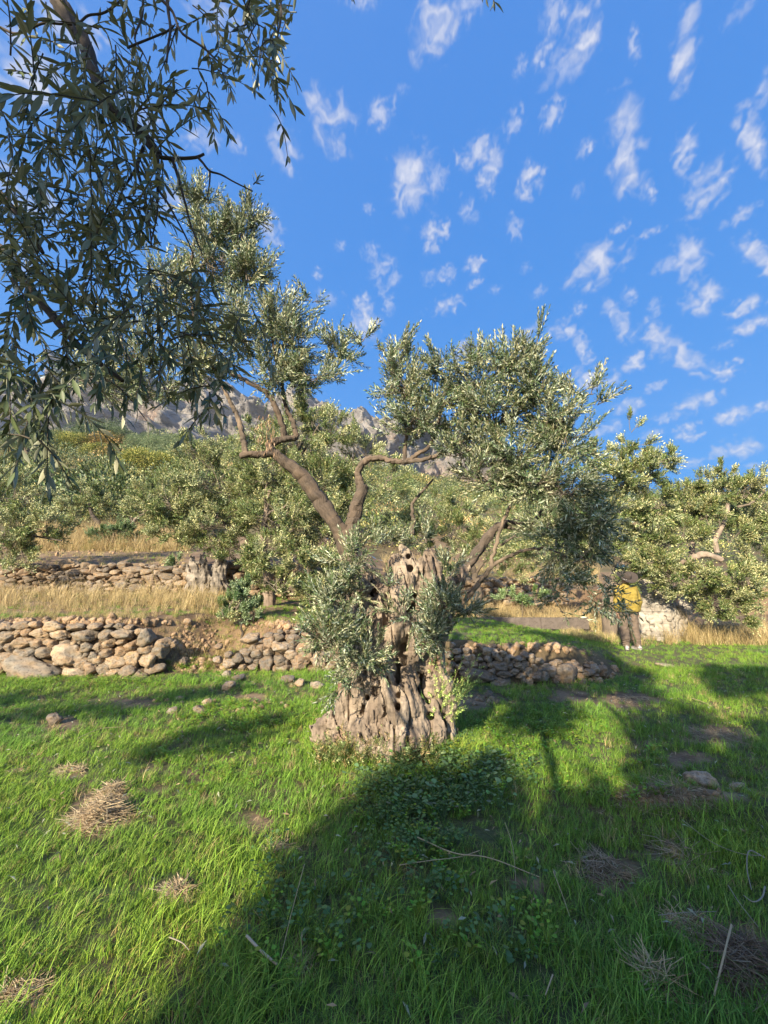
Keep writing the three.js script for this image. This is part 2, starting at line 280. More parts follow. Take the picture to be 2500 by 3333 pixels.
function groundUnder(px, py) {   // where the line of sight of a pixel meets the land
  let a = 0.8, b = 0;
  for (let d = 0.8; d < 320; d *= d < 16 ? 1.05 : 1.02) { const p = at(px, py, d); if (p.y < heightAt(p.x, d)) { b = d; break; } a = d; }
  if (!b) { a = b = 150; }
  for (let i = 0; i < 18; i++) { const m = (a + b) / 2, p = at(px, py, m); if (p.y < heightAt(p.x, m)) b = m; else a = m; }
  const p = at(px, py, b); return onGround(p.x, b);
}

// bare and dry patches: [px, py, half width, half height] in the photograph
const BARE = [[2180, 2590, 190, 34], [880, 2770, 60, 26], [1120, 1995 + 560, 1, 1], [1940, 2175, 55, 22], [2050, 2280, 95, 28], [1860, 2270, 60, 22], [2330, 2400, 120, 34], [560, 2900, 70, 34], [90, 3260, 130, 60], [1985, 2845, 75, 60], [2240, 3010, 80, 44], [1560, 2280, 60, 20],
  [230, 2515, 70, 24], [330, 2640, 95, 90], [200, 2360, 60, 26], [430, 2290, 80, 14], [830, 2680, 90, 30], [1240, 2450, 90, 26], [2240, 2470, 70, 24], [1170, 2285, 60, 18], [2450, 3150, 120, 130], [780, 3020, 60, 30], [1000, 3180, 50, 26], [1700, 2880, 60, 24], [820, 2275, 60, 14], [1500, 2300, 70, 20], [950, 3070, 45, 20], [1440, 2990, 60, 30], [150, 2480, 30, 14], [620, 2520, 40, 12]];
function bareAt(v) {
  if (v.z > -0.6) return 0;
  const [px, py] = pixelOf(v);
  let b = 0;
  for (const [cx, cy, rx, ry] of BARE) { const q = ((px - cx) / rx) ** 2 + ((py - cy) / ry) ** 2; if (q < 2.2) b = Math.max(b, 1 - sstep(0.35, 1.9, q + 1.1 * noise(v.x * 5, v.z * 5, 2))); }
  return b;
}
const dataTex = (n, f, srgb) => {
  const a = new Uint8Array(n * n * 4);
  for (let y = 0; y < n; y++) for (let x = 0; x < n; x++) { const c = f(x / n, y / n), o = (y * n + x) * 4; a[o] = clamp(c[0]) * 255; a[o + 1] = clamp(c[1]) * 255; a[o + 2] = clamp(c[2]) * 255; a[o + 3] = 255; }
  const t = new THREE.DataTexture(a, n, n); t.magFilter = t.minFilter = THREE.LinearFilter; t.wrapS = t.wrapT = THREE.RepeatWrapping; if (srgb) t.colorSpace = THREE.SRGBColorSpace; t.needsUpdate = true; return t;
};
// noise that repeats without a seam: four shifted samples blended
const wrapN = (u, v, k, s, o = 4) => { const f = (a, b) => fbm(a * k + s, b * k, s, o), x = u, y = v; return (f(x, y) * (1 - x) * (1 - y) + f(x - 1, y) * x * (1 - y) + f(x, y - 1) * (1 - x) * y + f(x - 1, y - 1) * x * y) / Math.sqrt((1 - x) ** 2 + x * x) / Math.sqrt((1 - y) ** 2 + y * y); };
const grainTex = dataTex(512, (u, v) => { const n = wrapN(u, v, 9, 3, 6), m = wrapN(u, v, 60, 8, 3), g = 0.78 + n * 0.5 + m * 0.45; return [g, g, g]; });
const barkTex = dataTex(512, (u, v) => { const n = 1 - Math.abs(wrapN(u, v * 0.35, 16, 5, 5)) * 2.4, m = wrapN(u, v, 40, 2, 3), g = 0.55 + n * 0.35 + m * 0.3; return [g, g, g]; });
const rockTex = dataTex(512, (u, v) => { const n = wrapN(u, v, 6, 11, 6), m = wrapN(u, v, 26, 4, 4), pit = clamp((m - 0.12) * 5) * 0.35, g = 0.86 + n * 0.5 - pit; return [g, g * 0.985, g * 0.96]; });

const std = (o) => new THREE.MeshStandardMaterial({ roughness: 0.95, vertexColors: true, ...o });
const M = {
  ground: std({ map: grainTex, bumpMap: grainTex, bumpScale: 0.012 }),
  hill: std({ map: grainTex, bumpMap: grainTex, bumpScale: 0.05 }),
  mountain: std({ map: rockTex, bumpMap: rockTex, bumpScale: 2.5 }),
  stone: std({ map: rockTex, bumpMap: rockTex, bumpScale: 0.012, roughness: 0.92 }),
  bark: std({ map: barkTex, bumpMap: barkTex, bumpScale: 0.008, roughness: 0.95 }),
  twig: std({ roughness: 0.9 }),
  leaf: new THREE.MeshPhysicalMaterial({ vertexColors: true, roughness: 0.5, side: THREE.DoubleSide, specularIntensity: 0.9 }),
  leafBig: new THREE.MeshPhysicalMaterial({ vertexColors: true, roughness: 0.42, specularIntensity: 0.8, side: THREE.DoubleSide }),
  grass: new THREE.MeshPhysicalMaterial({ vertexColors: true, roughness: 0.6, side: THREE.DoubleSide, specularIntensity: 0.6 }),
  straw: std({ roughness: 0.75, side: THREE.DoubleSide }),
  plain: std({ roughness: 0.85 }),
};
const SOIL = [0.165, 0.10, 0.055], SOIL_DRY = [0.34, 0.235, 0.13], TURF = [0.055, 0.085, 0.022];
const mix3 = (a, b, t) => [lerp(a[0], b[0], t), lerp(a[1], b[1], t), lerp(a[2], b[2], t)];
function sheet(us, vs, point, color, uvScale) {   // a grid of land; normals from its own faces
  const m = new Mesher(), n = us.length;
  for (const v of vs) for (const u of us) { const p = point(u, v); m.vert(p.x, p.y, p.z, 0, 1, 0, color(p, u, v), p.x * uvScale, p.z * uvScale); }
  for (let j = 0; j + 1 < vs.length; j++) for (let i = 0; i + 1 < n; i++) { const a = j * n + i; m.tri(a, a + 1, a + n); m.tri(a + 1, a + n + 1, a + n); }
  return m.geometry(true);
}
{
  const us = [], vs = [];
  for (let i = -240; i <= 240; i++) { const t = i / 240; us.push(Math.sign(t) * (8 * Math.abs(t) + 22 * Math.abs(t) ** 4)); }
  for (let d = -30; d < 1; d += 1) vs.push(d);
  for (let d = 1; d < 16; d += 0.055) vs.push(d);
  for (let d = 16; d <= 24.001; d += 0.2) vs.push(Math.min(d, 24));
  if (vs[vs.length - 1] < 24) vs.push(24);
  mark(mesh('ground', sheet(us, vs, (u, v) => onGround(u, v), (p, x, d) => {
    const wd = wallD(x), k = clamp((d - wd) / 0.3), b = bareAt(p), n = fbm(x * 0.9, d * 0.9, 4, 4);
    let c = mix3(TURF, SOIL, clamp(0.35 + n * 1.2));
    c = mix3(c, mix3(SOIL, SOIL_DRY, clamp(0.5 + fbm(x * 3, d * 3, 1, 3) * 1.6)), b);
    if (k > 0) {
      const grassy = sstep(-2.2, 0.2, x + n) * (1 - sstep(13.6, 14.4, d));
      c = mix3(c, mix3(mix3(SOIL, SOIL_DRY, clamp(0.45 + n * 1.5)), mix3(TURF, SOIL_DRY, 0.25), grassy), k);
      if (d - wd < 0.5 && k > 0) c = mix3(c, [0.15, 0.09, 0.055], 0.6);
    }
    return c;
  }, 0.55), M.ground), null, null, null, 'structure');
  const hu = [], hv = [];
  for (let i = -150; i <= 150; i++) { const t = i / 150; hu.push(Math.sign(t) * (60 * Math.abs(t) + 240 * t * t)); }
  for (let i = 0; i <= 170; i++) hv.push(24 + 276 * (i / 170) ** 1.9);
  mark(mesh('hillside', sheet(hu, hv, (u, v) => onGround(u, v), (p, x, d) => {
    const n = fbm(x * 0.06, d * 0.06, 2, 4), n2 = fbm(x * 0.4, d * 0.4, 6, 3);
    return mix3(mix3([0.10, 0.10, 0.04], [0.30, 0.20, 0.10], clamp(0.5 + n * 1.6)), [0.24, 0.13, 0.07], clamp(n2 * 1.5));
  }, 0.12), M.hill), null, null, null, 'structure');
}
{ // the grey limestone mountain: a skyline falling to the right, gullies and crags
  const sky = (px) => pw([[-2500, 1380], [-900, 1290], [-200, 1235], [250, 1228], [520, 1236], [700, 1262], [850, 1292], [1000, 1308], [1180, 1332], [1320, 1375], [1500, 1440], [1700, 1560], [1900, 1720], [2300, 1800], [3000, 1830], [5000, 1830]], px);
  const us = [], vs = [];
  for (let i = 0; i <= 420; i++) us.push(-2600 + 7000 * (i / 420));
  us.length = 0; for (let i = 0; i <= 150; i++) us.push(-2600 + 2500 * i / 150); for (let i = 1; i <= 400; i++) us.push(-100 + 2000 * i / 400); for (let i = 1; i <= 60; i++) us.push(1900 + 2600 * i / 60);
  for (let i = 0; i <= 190; i++) vs.push(i / 190);
  const g = sheet(us, vs, (px, t) => {   // a face that leans back; gullies and crags push it in and out
    const d0 = 420 + 420 * t, top = at(px, sky(px), 930), X = top.x / 930 * d0, base = lerp(62, 34, sstep(700, 2000, px)), Y = lerp(base, top.y / 930 * 840, Math.min(1, t / 0.9));
    const rise = X * 0.35, big = ridged(X * 0.0045 + 3.3, (Y + rise) * 0.0038, 1.7, 3) - 0.45, crag = ridged((X + Y * 0.3) * 0.016, (Y - rise) * 0.013, 4, 4) - 0.42, fine = fbm(X * 0.05, Y * 0.05, 8, 5), room = sstep(0, 0.06, t);
    const d = d0 - room * (big * 190 + crag * 50 + fine * 34), k = t > 0.9 ? 1 - (t - 0.9) * 1.6 : 1;
    return V(top.x / 930 * d0 + fine * 6, Y * k + room * (1 - sstep(0.84, 0.9, t)) * (fine * 10 + crag * 8) + (t > 0.84 ? fine * 6 : 0), -d);
  }, () => [0.3, 0.3, 0.3], 0.01);
  const pos = g.attributes.position, nor = g.attributes.normal, col = g.attributes.color, uv = g.attributes.uv;
  for (let i = 0; i < pos.count; i++) {
    const x = pos.getX(i), y = pos.getY(i), z = pos.getZ(i), ny = nor.getY(i), n = fbm(x * 0.02, y * 0.02, z * 0.02, 4), f = fbm(x * 0.11, y * 0.11, z * 0.11, 3), pink = clamp(fbm(x * 0.012, y * 0.03, z * 0.012 + 9, 3) * 3 - 0.25);
    let c = mix3([0.20, 0.185, 0.17], [0.31, 0.285, 0.26], clamp(0.5 + n * 1.5));
    c = mix3(c, [0.44, 0.29, 0.20], pink * 0.55);
    c = mix3(c, [0.105, 0.115, 0.05], clamp((ny - 0.66) * 3 + f * 2.4 - 0.1) * 0.75);
    col.setXYZ(i, c[0], c[1], c[2]); uv.setXY(i, x * 0.012 + z * 0.004, y * 0.014 + z * 0.004);
  }
  mark(mesh('mountain', g, M.mountain), null, null, null, 'structure');
}

// ---------------------------------------------------------------- dry stone walls
const rocks = [];
for (let s = 0; s < 9; s++) {   // weathered blocks with chipped faces
  const g0 = new THREE.IcosahedronGeometry(1, 7), r = rng(100 + s), cuts = [];
  for (let i = 0; i < 13; i++) cuts.push([rand3(r).normalize(), 0.56 + r() * 0.34]);
  const pos = g0.attributes.position, col = new Float32Array(pos.count * 3), v = V(0, 0, 0);
  for (let i = 0; i < pos.count; i++) {
    v.fromBufferAttribute(pos, i).normalize();
    let k = 1; const lump = 0.2 * fbm(v.x * 1.2 + s * 9, v.y * 1.2, v.z * 1.2, 3);
    for (const [n, h] of cuts) { const d = v.dot(n); if (d > 0.05) k = smin(k, h / d, 0.06); }
    const pit = fbm(v.x * 4.5 + s, v.y * 4.5, v.z * 4.5, 4), fine = noise(v.x * 13, v.y * 13, v.z * 13 + s);
    const hollow = clamp(fbm(v.x * 3.2 + s * 3, v.y * 3.2, v.z * 3.2 + 7, 3) * 3 - 0.35);
    k = (k + lump) * 1.2 + pit * 0.2 + fine * 0.03 - hollow * 0.12;
    pos.setXYZ(i, v.x * k, v.y * k, v.z * k);
    const stain = clamp(0.5 + fbm(v.x * 2 + s * 5, v.y * 2, v.z * 2 + 4, 3) * 2), lich = clamp(fbm(v.x * 5 + s, v.y * 5, v.z * 5 + 8, 3) * 4 - 0.9);
    const c = mix3(mix3([0.86, 0.82, 0.76], [1.0, 0.76, 0.52], stain), [0.34, 0.33, 0.31], clamp(lich + clamp(-pit * 3 - 0.3) * 0.6) * 0.85);
    col.set(c, i * 3);
  }
  const uv = g0.attributes.uv; for (let i = 0; i < uv.count; i++) uv.setXY(i, uv.getX(i) * 3, uv.getY(i) * 1.5);
  g0.setAttribute('color', new THREE.BufferAttribute(col, 3));
  g0.deleteAttribute('normal');
  const key = new Map(), idx = [], P = [], C = [], U = [];
  for (let i = 0; i < pos.count; i++) { const k = [pos.getX(i), pos.getY(i), pos.getZ(i)].map((q) => q.toFixed(4)).join(); if (!key.has(k)) { key.set(k, P.length / 3); P.push(pos.getX(i), pos.getY(i), pos.getZ(i)); C.push(col[i * 3], col[i * 3 + 1], col[i * 3 + 2]); U.push(uv.getX(i), uv.getY(i)); } idx.push(key.get(k)); }
  const g = new THREE.BufferGeometry(); g.setAttribute('position', new THREE.Float32BufferAttribute(P, 3)); g.setAttribute('color', new THREE.Float32BufferAttribute(C, 3)); g.setAttribute('uv', new THREE.Float32BufferAttribute(U, 2)); g.setIndex(idx); g.computeVertexNormals();
  rocks.push(g);
}
const STONE_TONES = [[0.40, 0.335, 0.255], [0.33, 0.275, 0.215], [0.42, 0.34, 0.24], [0.27, 0.235, 0.195], [0.36, 0.265, 0.175], [0.26, 0.245, 0.22], [0.45, 0.39, 0.315]];
const GREY_TONES = [[0.29, 0.27, 0.245], [0.35, 0.32, 0.28], [0.235, 0.22, 0.20], [0.33, 0.28, 0.23], [0.42, 0.39, 0.35]];
const stoneMats = (tones) => tones.map((c) => { const m = M.stone.clone(); m.color.setRGB(...c); return m; });
const WARM = stoneMats(STONE_TONES.map((c) => mix3(c, [c[1] * 1.12, c[1] * 1.05, c[1] * 0.9], 0.35).map((q) => q * 1.12))), GREY = stoneMats(GREY_TONES);
function rock(parent, name, p, rx, ry, rz, r, mats, tilt = 0.35) {
  const o = new THREE.Mesh(rocks[Math.floor(r() * rocks.length)], mats[Math.floor(r() * mats.length)]);
  o.castShadow = o.receiveShadow = true; o.name = parent === scene ? numbered(name) : name;
  o.position.copy(p); if (parent !== scene) o.position.sub(parent.position);
  o.rotation.set((r() - 0.5) * tilt, r() < 0.5 ? (r() - 0.5) * 0.6 : Math.PI + (r() - 0.5) * 0.6, (r() - 0.5) * tilt);
  o.scale.set(rx, ry, rz);
  parent.add(o); return o;
}
function wall(label, list, ox, oy, zoom, mats, seed, D = wallD) {   // stones measured in a zoomed crop of the photograph: centre and half axes
  const base = at(ox + list[0][0] / zoom, oy + list[0][1] / zoom, 8), w = thing('stone_wall', label, 'wall', null, V(base.x, heightAt(base.x, 8), -8)), r = rng(seed);
  for (const [x, y, a, b] of list) {
    const px = ox + x / zoom, py = oy + y / zoom; let d = 8;
    for (let i = 0; i < 4; i++) { const q = at(px, py, d); d = D(q.x) + clamp(q.y) * 0.14; }
    const s = scaleAt(py, d) / zoom, p = at(px, py, d + 0.05);
    rock(w, 'stone', p, a * s * 1.06, b * s * 1.06, Math.min(a, b) * s * 1.0 + 0.03, r, mats);
  }
  return w;
}
wall('broad dry stone wall of tan boulders holding up the left terrace', [
  [190, 145, 70, 32], [305, 140, 40, 35], [440, 155, 95, 45], [150, 210, 32, 35], [225, 208, 38, 35], [340, 215, 88, 45], [510, 230, 75, 42], [725, 235, 100, 55], [895, 235, 55, 50], [1050, 220, 110, 50], [1230, 245, 65, 75], [1385, 310, 65, 52], [50, 245, 75, 60], [190, 285, 85, 48], [105, 330, 50, 38], [330, 305, 60, 42],
  [400, 285, 30, 24], [450, 315, 48, 40], [550, 297, 52, 28], [635, 315, 38, 32], [730, 330, 55, 42], [835, 330, 50, 40], [925, 305, 48, 40], [1035, 283, 45, 30], [1120, 320, 60, 45], [1240, 360, 70, 42], [1360, 365, 60, 55], [25, 340, 35, 35], [75, 420, 80, 55], [215, 385, 72, 55], [380, 385, 80, 48], [570, 415, 150, 90], [800, 405, 50, 42],
  [910, 385, 58, 42], [1025, 368, 55, 35], [740, 388, 22, 24], [840, 445, 55, 40], [990, 450, 78, 52], [1120, 425, 58, 55], [1250, 435, 75, 55], [705, 470, 55, 48], [775, 515, 65, 55], [895, 510, 55, 48], [250, 525, 225, 115], [15, 530, 35, 60], [620, 550, 105, 50], [500, 540, 28, 28], [1100, 530, 70, 50], [960, 545, 60, 45], [1180, 605, 85, 80],
  [1310, 510, 70, 45], [1465, 300, 30, 30], [1340, 595, 45, 30], [45, 485, 38, 22], [930, 150, 40, 22], [1000, 150, 45, 25], [1095, 160, 40, 22], [640, 160, 70, 34], [810, 160, 60, 30], [590, 340, 20, 20], [690, 290, 20, 18], [-60, 150, 70, 50], [-70, 280, 70, 60], [-60, 400, 60, 50], [-90, 520, 80, 70], [40, 150, 50, 34], [90, 165, 30, 26], [1170, 200, 30, 26], [1300, 410, 34, 26], [480, 470, 24, 22], [860, 580, 50, 26]], 0, 1980, 2.592, WARM, 21);
wall('grey dry stone wall between the dirt ramp and the old trunk', [
  [720, 270, 90, 50], [875, 305, 50, 48], [965, 265, 55, 40], [1045, 258, 28, 28], [1100, 285, 55, 48], [1190, 290, 45, 28], [730, 360, 40, 30], [815, 358, 45, 32], [980, 350, 75, 62], [1090, 355, 38, 28], [1205, 380, 78, 70], [665, 400, 48, 36], [775, 415, 58, 42], [870, 405, 42, 36], [1075, 412, 65, 42], [600, 455, 48, 42], [690, 465, 40, 32],
  [770, 480, 32, 22], [850, 505, 62, 62], [965, 465, 62, 48], [1042, 488, 20, 34], [1155, 485, 85, 58], [1320, 470, 70, 65], [930, 545, 22, 38], [1010, 545, 65, 40], [1110, 575, 50, 35], [740, 530, 50, 35], [1280, 310, 40, 30], [970, 210, 30, 22], [1135, 175, 35, 25], [1100, 220, 40, 25], [1040, 215, 25, 18], [870, 245, 40, 22], [510, 420, 32, 28], [415, 465, 36, 38], [520, 490, 50, 40], [425, 345, 40, 28],
  [1290, 560, 60, 36], [1400, 420, 60, 55], [1400, 540, 60, 40], [1360, 330, 50, 36], [1210, 230, 40, 24], [1500, 480, 60, 60], [1480, 380, 50, 40], [800, 300, 30, 22], [640, 530, 40, 24]], 560, 1980, 2.765, GREY, 22);
wall('low heap-like stone wall below the grassy terrace right of the trunk', [
  [220, 440, 35, 28], [220, 495, 38, 32], [405, 445, 38, 35], [460, 460, 35, 35], [540, 465, 40, 28], [500, 500, 35, 35], [570, 525, 38, 42], [610, 495, 35, 28], [690, 510, 48, 32], [745, 475, 35, 28], [800, 505, 32, 40], [870, 538, 52, 30], [285, 555, 32, 32], [215, 545, 45, 32], [160, 585, 38, 30], [270, 495, 22, 28], [335, 520, 25, 25], [410, 515, 38, 30],
  [430, 565, 30, 28], [375, 570, 30, 28], [340, 575, 22, 20], [515, 575, 72, 42], [608, 578, 32, 28], [680, 568, 46, 38], [745, 555, 38, 28], [630, 540, 25, 22], [715, 600, 38, 32], [815, 590, 32, 36], [905, 578, 65, 22], [1000, 560, 32, 24], [1040, 535, 30, 24], [450, 620, 38, 32], [640, 620, 40, 32], [775, 628, 42, 48], [880, 615, 48, 34], [310, 650, 135, 65], [455, 680, 32, 32],
  [545, 645, 75, 38], [525, 740, 88, 58], [710, 660, 45, 32], [725, 715, 30, 38], [830, 660, 60, 48], [910, 665, 50, 40], [975, 625, 55, 45], [770, 715, 40, 40], [1110, 645, 95, 80], [1370, 600, 42, 35], [1305, 578, 24, 20], [1310, 630, 50, 34], [1235, 610, 40, 26], [1440, 620, 40, 45], [95, 385, 25, 22], [1375, 655, 25, 18], [1450, 655, 25, 15], [150, 500, 34, 30], [130, 440, 34, 26], [90, 560, 34, 30], [60, 480, 34, 30], [60, 620, 50, 36], [1010, 690, 50, 36]], 1440, 1960, 2.765, [...GREY, WARM[0], WARM[6]], 23);
function packedWall(label, x0, x1, D, h, ground, seed, mats, size) {   // stones packed by trial: big ones first
  const r = rng(seed), placed = [], c = (x0 + x1) / 2, w = thing('stone_wall', label, 'wall', null, V(c, heightAt(c, D) - 0.3, -D));
  for (let k = 0; k < 9000 && placed.length < 290; k++) {
    const s = size * (1.5 - 1.1 * Math.min(1, k / 3000)) * (0.7 + 0.6 * r()), a = s * (1 + 0.5 * r()), b = s * (0.6 + 0.25 * r()), x = lerp(x0, x1, r()), y = r() * h * (1 + 0.12 * noise(x, seed));
    if (placed.some((q) => ((q[0] - x) / (q[2] + a)) ** 2 + ((q[1] - y) / (q[3] + b)) ** 2 < 0.72)) continue;
    placed.push([x, y, a, b]);
    rock(w, 'stone', V(x, ground(x) + y, -(D + 0.05 + y * 0.14 + 0.06 * noise(x * 2, y * 2, seed))), a * 1.05, b * 1.05, Math.min(a, b) + 0.05, r, mats);
  }
}
packedWall('long low wall of small pale stones behind the dry yellow grass', -11.5, -2.6, 13.05, 0.9, (x) => lerp(1.36, 1.38, 0) + 0.02, 24, [...GREY, ...WARM.slice(0, 4)], 0.105);
packedWall('sunlit stone wall half hidden behind the right limbs, beyond the concrete kerb', 1.4, 7.5, 18.1, 1.05, () => 0.95, 25, WARM, 0.13);

// loose rocks lying in the grass: [px, py, half width, half height, label, pale]
for (const [px, py, a, b, label, pale] of [
  [1364, 2428, 30, 42, 'upright tan rock in the grass in front of the old trunk', 1], [2283, 2542, 42, 32, 'largest pale rock on the shaded grass at the right edge', 1], [2402, 2562, 22, 12, 'small flat pale stone right of the larger pale rock', 1],
  [742, 2232, 22, 16, 'pitted pale rock on the grass below the dirt ramp', 1], [672, 2288, 15, 13, 'small pale stone with a squarish top in the grass below the ramp', 1], [648, 2312, 20, 13, 'brownish stone just below the squarish pale stone', 0], [585, 2272, 13, 8, 'small white stone left of the squarish pale stone', 1],
  [558, 2314, 20, 10, 'flat grey stone in the grass left of the brownish stone', 1], [178, 2342, 26, 20, 'shaded dull rock in the grass below the left wall', 0], [936, 2210, 20, 13, 'reddish stone at the foot of the grey wall', 0], [978, 2222, 17, 12, 'squarish pale stone at the foot of the grey wall', 1], [1028, 2230, 24, 12, 'broad pale stone nearest the trunk at the foot of the grey wall', 1],
  [737, 2196, 16, 12, 'pale stone at the foot of the dirt ramp', 1], [775, 2206, 20, 11, 'earthy stone beside the pale stone at the foot of the ramp', 0], [594, 2152, 18, 13, 'shaded grey stone on the dirt ramp', 0], [1592, 2262, 12, 15, 'small orange clod on the grass in front of the right wall', 0], [1484, 2292, 9, 8, 'small grey stone right of the trunk base', 1],
  [2170, 2168, 28, 9, 'flat greyish stone in the grass below the person', 1], [2360, 2845, 12, 8, 'small grey stone in dry stems at the right edge', 1], [115, 3265, 12, 7, 'little pale chip on the bare soil at bottom left', 1]]) {
  const p = groundUnder(px, py + b * 0.7), s = scaleAt(py, -p.z), r = rng(Math.floor(px * 3 + py));
  const o = rock(scene, 'loose_rock', p.clone().add(V(0, b * s * 0.6, 0)), a * s, b * s * 1.1, Math.max(a, b) * s * 0.8, r, pale ? [GREY[4], WARM[6]] : [WARM[3], GREY[2]], 0.5);
  mark(o, label, 'rock');
}

// ---------------------------------------------------------------- leaves, shoots and crowns
const LEAF_TOP = [0.095, 0.15, 0.066], LEAF_UNDER = [0.44, 0.49, 0.35];
// one narrow leaf from o along dir; n is the way its upper face looks
function addLeaf(m, o, dir, n, len, wid, col, bend = 0.15) {
  const s = V(0, 0, 0).crossVectors(dir, n).normalize(), P = (t, w, h) => [o.x + dir.x * len * t + s.x * w + n.x * h, o.y + dir.y * len * t + s.y * w + n.y * h, o.z + dir.z * len * t + s.z * w + n.z * h];
  const nl = [n.x + s.x * 0.35, n.y + s.y * 0.35, n.z + s.z * 0.35], nr = [n.x - s.x * 0.35, n.y - s.y * 0.35, n.z - s.z * 0.35];
  const a = m.vert(...P(0, 0, 0), n.x, n.y, n.z, col), b = m.vert(...P(0.42, wid / 2, len * 0.04 + bend * len * 0.2), ...nl, col), c = m.vert(...P(0.42, -wid / 2, len * 0.04 + bend * len * 0.2), ...nr, col), mid = m.vert(...P(0.45, 0, bend * len * 0.2), n.x, n.y, n.z, col), e = m.vert(...P(1, 0, -bend * len * 0.5), n.x, n.y, n.z, col);
  m.tri(a, mid, b); m.tri(a, c, mid); m.tri(b, mid, e); m.tri(mid, c, e);
}
function shoot(seed, pairs, len, leaf, wid, open = 0.9, under = 0.4) {   // a shoot along +y with opposite leaves
  const m = new Mesher(), r = rng(seed), up = V(0, 1, 0);
  m.tube([V(0, 0, 0), V(0.006 * (r() - 0.5), len * 0.5, 0.006), V(0, len, 0)], [0.0022, 0.0016, 0.0008], [0.20, 0.19, 0.11], 3, 0, 0, false);
  for (let i = 0; i <= pairs; i++) {
    const t = i / pairs, y = len * (0.06 + 0.94 * t), az = i * 1.57 + r() * 0.7, tip = i === pairs;
    for (const sgn of [0, Math.PI]) {
      const a = az + sgn + (r() - 0.5) * 0.5, out = V(Math.cos(a), 0, Math.sin(a)), o2 = lerp(open, 0.35, t * t) + (r() - 0.5) * 0.4, dir = V(out.x * Math.sin(o2), Math.cos(o2), out.z * Math.sin(o2)).normalize();
      const n = V(0, 0, 0).copy(up).addScaledVector(dir, -dir.y).normalize().addScaledVector(rand3(r), 0.45).addScaledVector(dir, -0.2).normalize(), flip = r() < under;
      const tone = 0.7 + r() * 0.7, yel = r() * 0.12, base = flip ? LEAF_UNDER : mix3(LEAF_TOP, [0.2, 0.22, 0.09], r() < 0.25 ? 0.6 * r() : 0);
      addLeaf(m, V(0, y, 0), dir, n, leaf * (0.7 + 0.45 * r()) * (tip ? 0.7 : 1), wid * (0.8 + 0.4 * r()), [base[0] * tone * (1 + yel), base[1] * tone, base[2] * tone * (1 - yel)], (r() - 0.3) * 0.3);
    }
  }
  return m.geometry();
}
const SHOOT = [shoot(1, 8, 0.18, 0.054, 0.0115, 0.85), shoot(2, 10, 0.23, 0.050, 0.0108, 0.7), shoot(3, 6, 0.13, 0.052, 0.0115, 0.95)];
const SHOOT_FAR = [shoot(11, 6, 0.20, 0.085, 0.021, 1.0, 0.34), shoot(12, 7, 0.24, 0.08, 0.019, 1.1, 0.34)];
const BARK_GREY = [0.215, 0.165, 0.12], BARK_PALE = [0.36, 0.28, 0.205], BARK_DARK = [0.10, 0.08, 0.062];
const barkAt = (base, dark, f = 8) => (p) => mix3(dark, base, clamp(0.55 + 1.5 * fbm(p.x * f, p.y * f * 0.4, p.z * f, 3)));
// foliage of one clump: thin branches from its heart, shoots along them
function fillClump(out, c, R, n, r, o = {}) {
  const want = n < 1 ? (r() < n ? 1 : 0) : Math.round(n), per = Math.min(o.per ?? 9, want), up = o.up ?? 0.55, drop = o.droop ?? 0, subs = want ? Math.max(1, Math.round(want / per)) : 0;
  for (let k = 0; k < subs; k++) {
    const dir = rand3(r).normalize(), s = V(c.x + (r() - 0.5) * R.x * 0.7, c.y + (r() - 0.5) * R.y * 0.5 - R.y * 0.25, c.z + (r() - 0.5) * R.z * 0.7), rad = 0.55 + 0.45 * r();
    const e = V(c.x + dir.x * R.x * rad, c.y + dir.y * R.y * rad, c.z + dir.z * R.z * rad), mid = s.clone().lerp(e, 0.5).add(V((r() - 0.5) * 0.2 * R.x, (0.15 - drop * 0.3) * R.y, (r() - 0.5) * 0.2 * R.z));
    const pts = [s, mid, e];
    if (out.twigs) out.twigs.tube(pts, [o.thick ?? 0.006, (o.thick ?? 0.006) * 0.7, (o.thick ?? 0.006) * 0.35], [0.19, 0.155, 0.115], 4, 0, 0, false);
    const bd = e.clone().sub(s).normalize();
    for (let i = 0; i < per; i++) {
      const t = lerp(0.25 + 0.75 * Math.pow((i + r()) / per, 0.8), 0.72 + 0.28 * (i + r()) / per, o.tip ?? 0), a = s.clone().lerp(mid, t), b = mid.clone().lerp(e, t), p = a.lerp(b, t).add(rand3(r).multiplyScalar((o.loose ?? 0.15) * Math.min(R.x, R.y)));
      const ax = bd.clone().multiplyScalar(0.45).addScaledVector(dir, 0.4).add(V(0, up - drop, 0)).addScaledVector(rand3(r), 0.75).normalize();
      out.mats.push(place(p, ax, r() * 6.28, (o.size ?? 1) * (0.75 + 0.5 * r())));
      const t0 = (o.tone ?? 1) * (0.8 + 0.4 * r()), w = (r() - 0.5) * 0.2, T = o.tint ?? [1, 1, 1];
      out.tints.push([T[0] * t0 * (1 + w), T[1] * t0, T[2] * t0 * (1 - w)]);
    }
  }
}
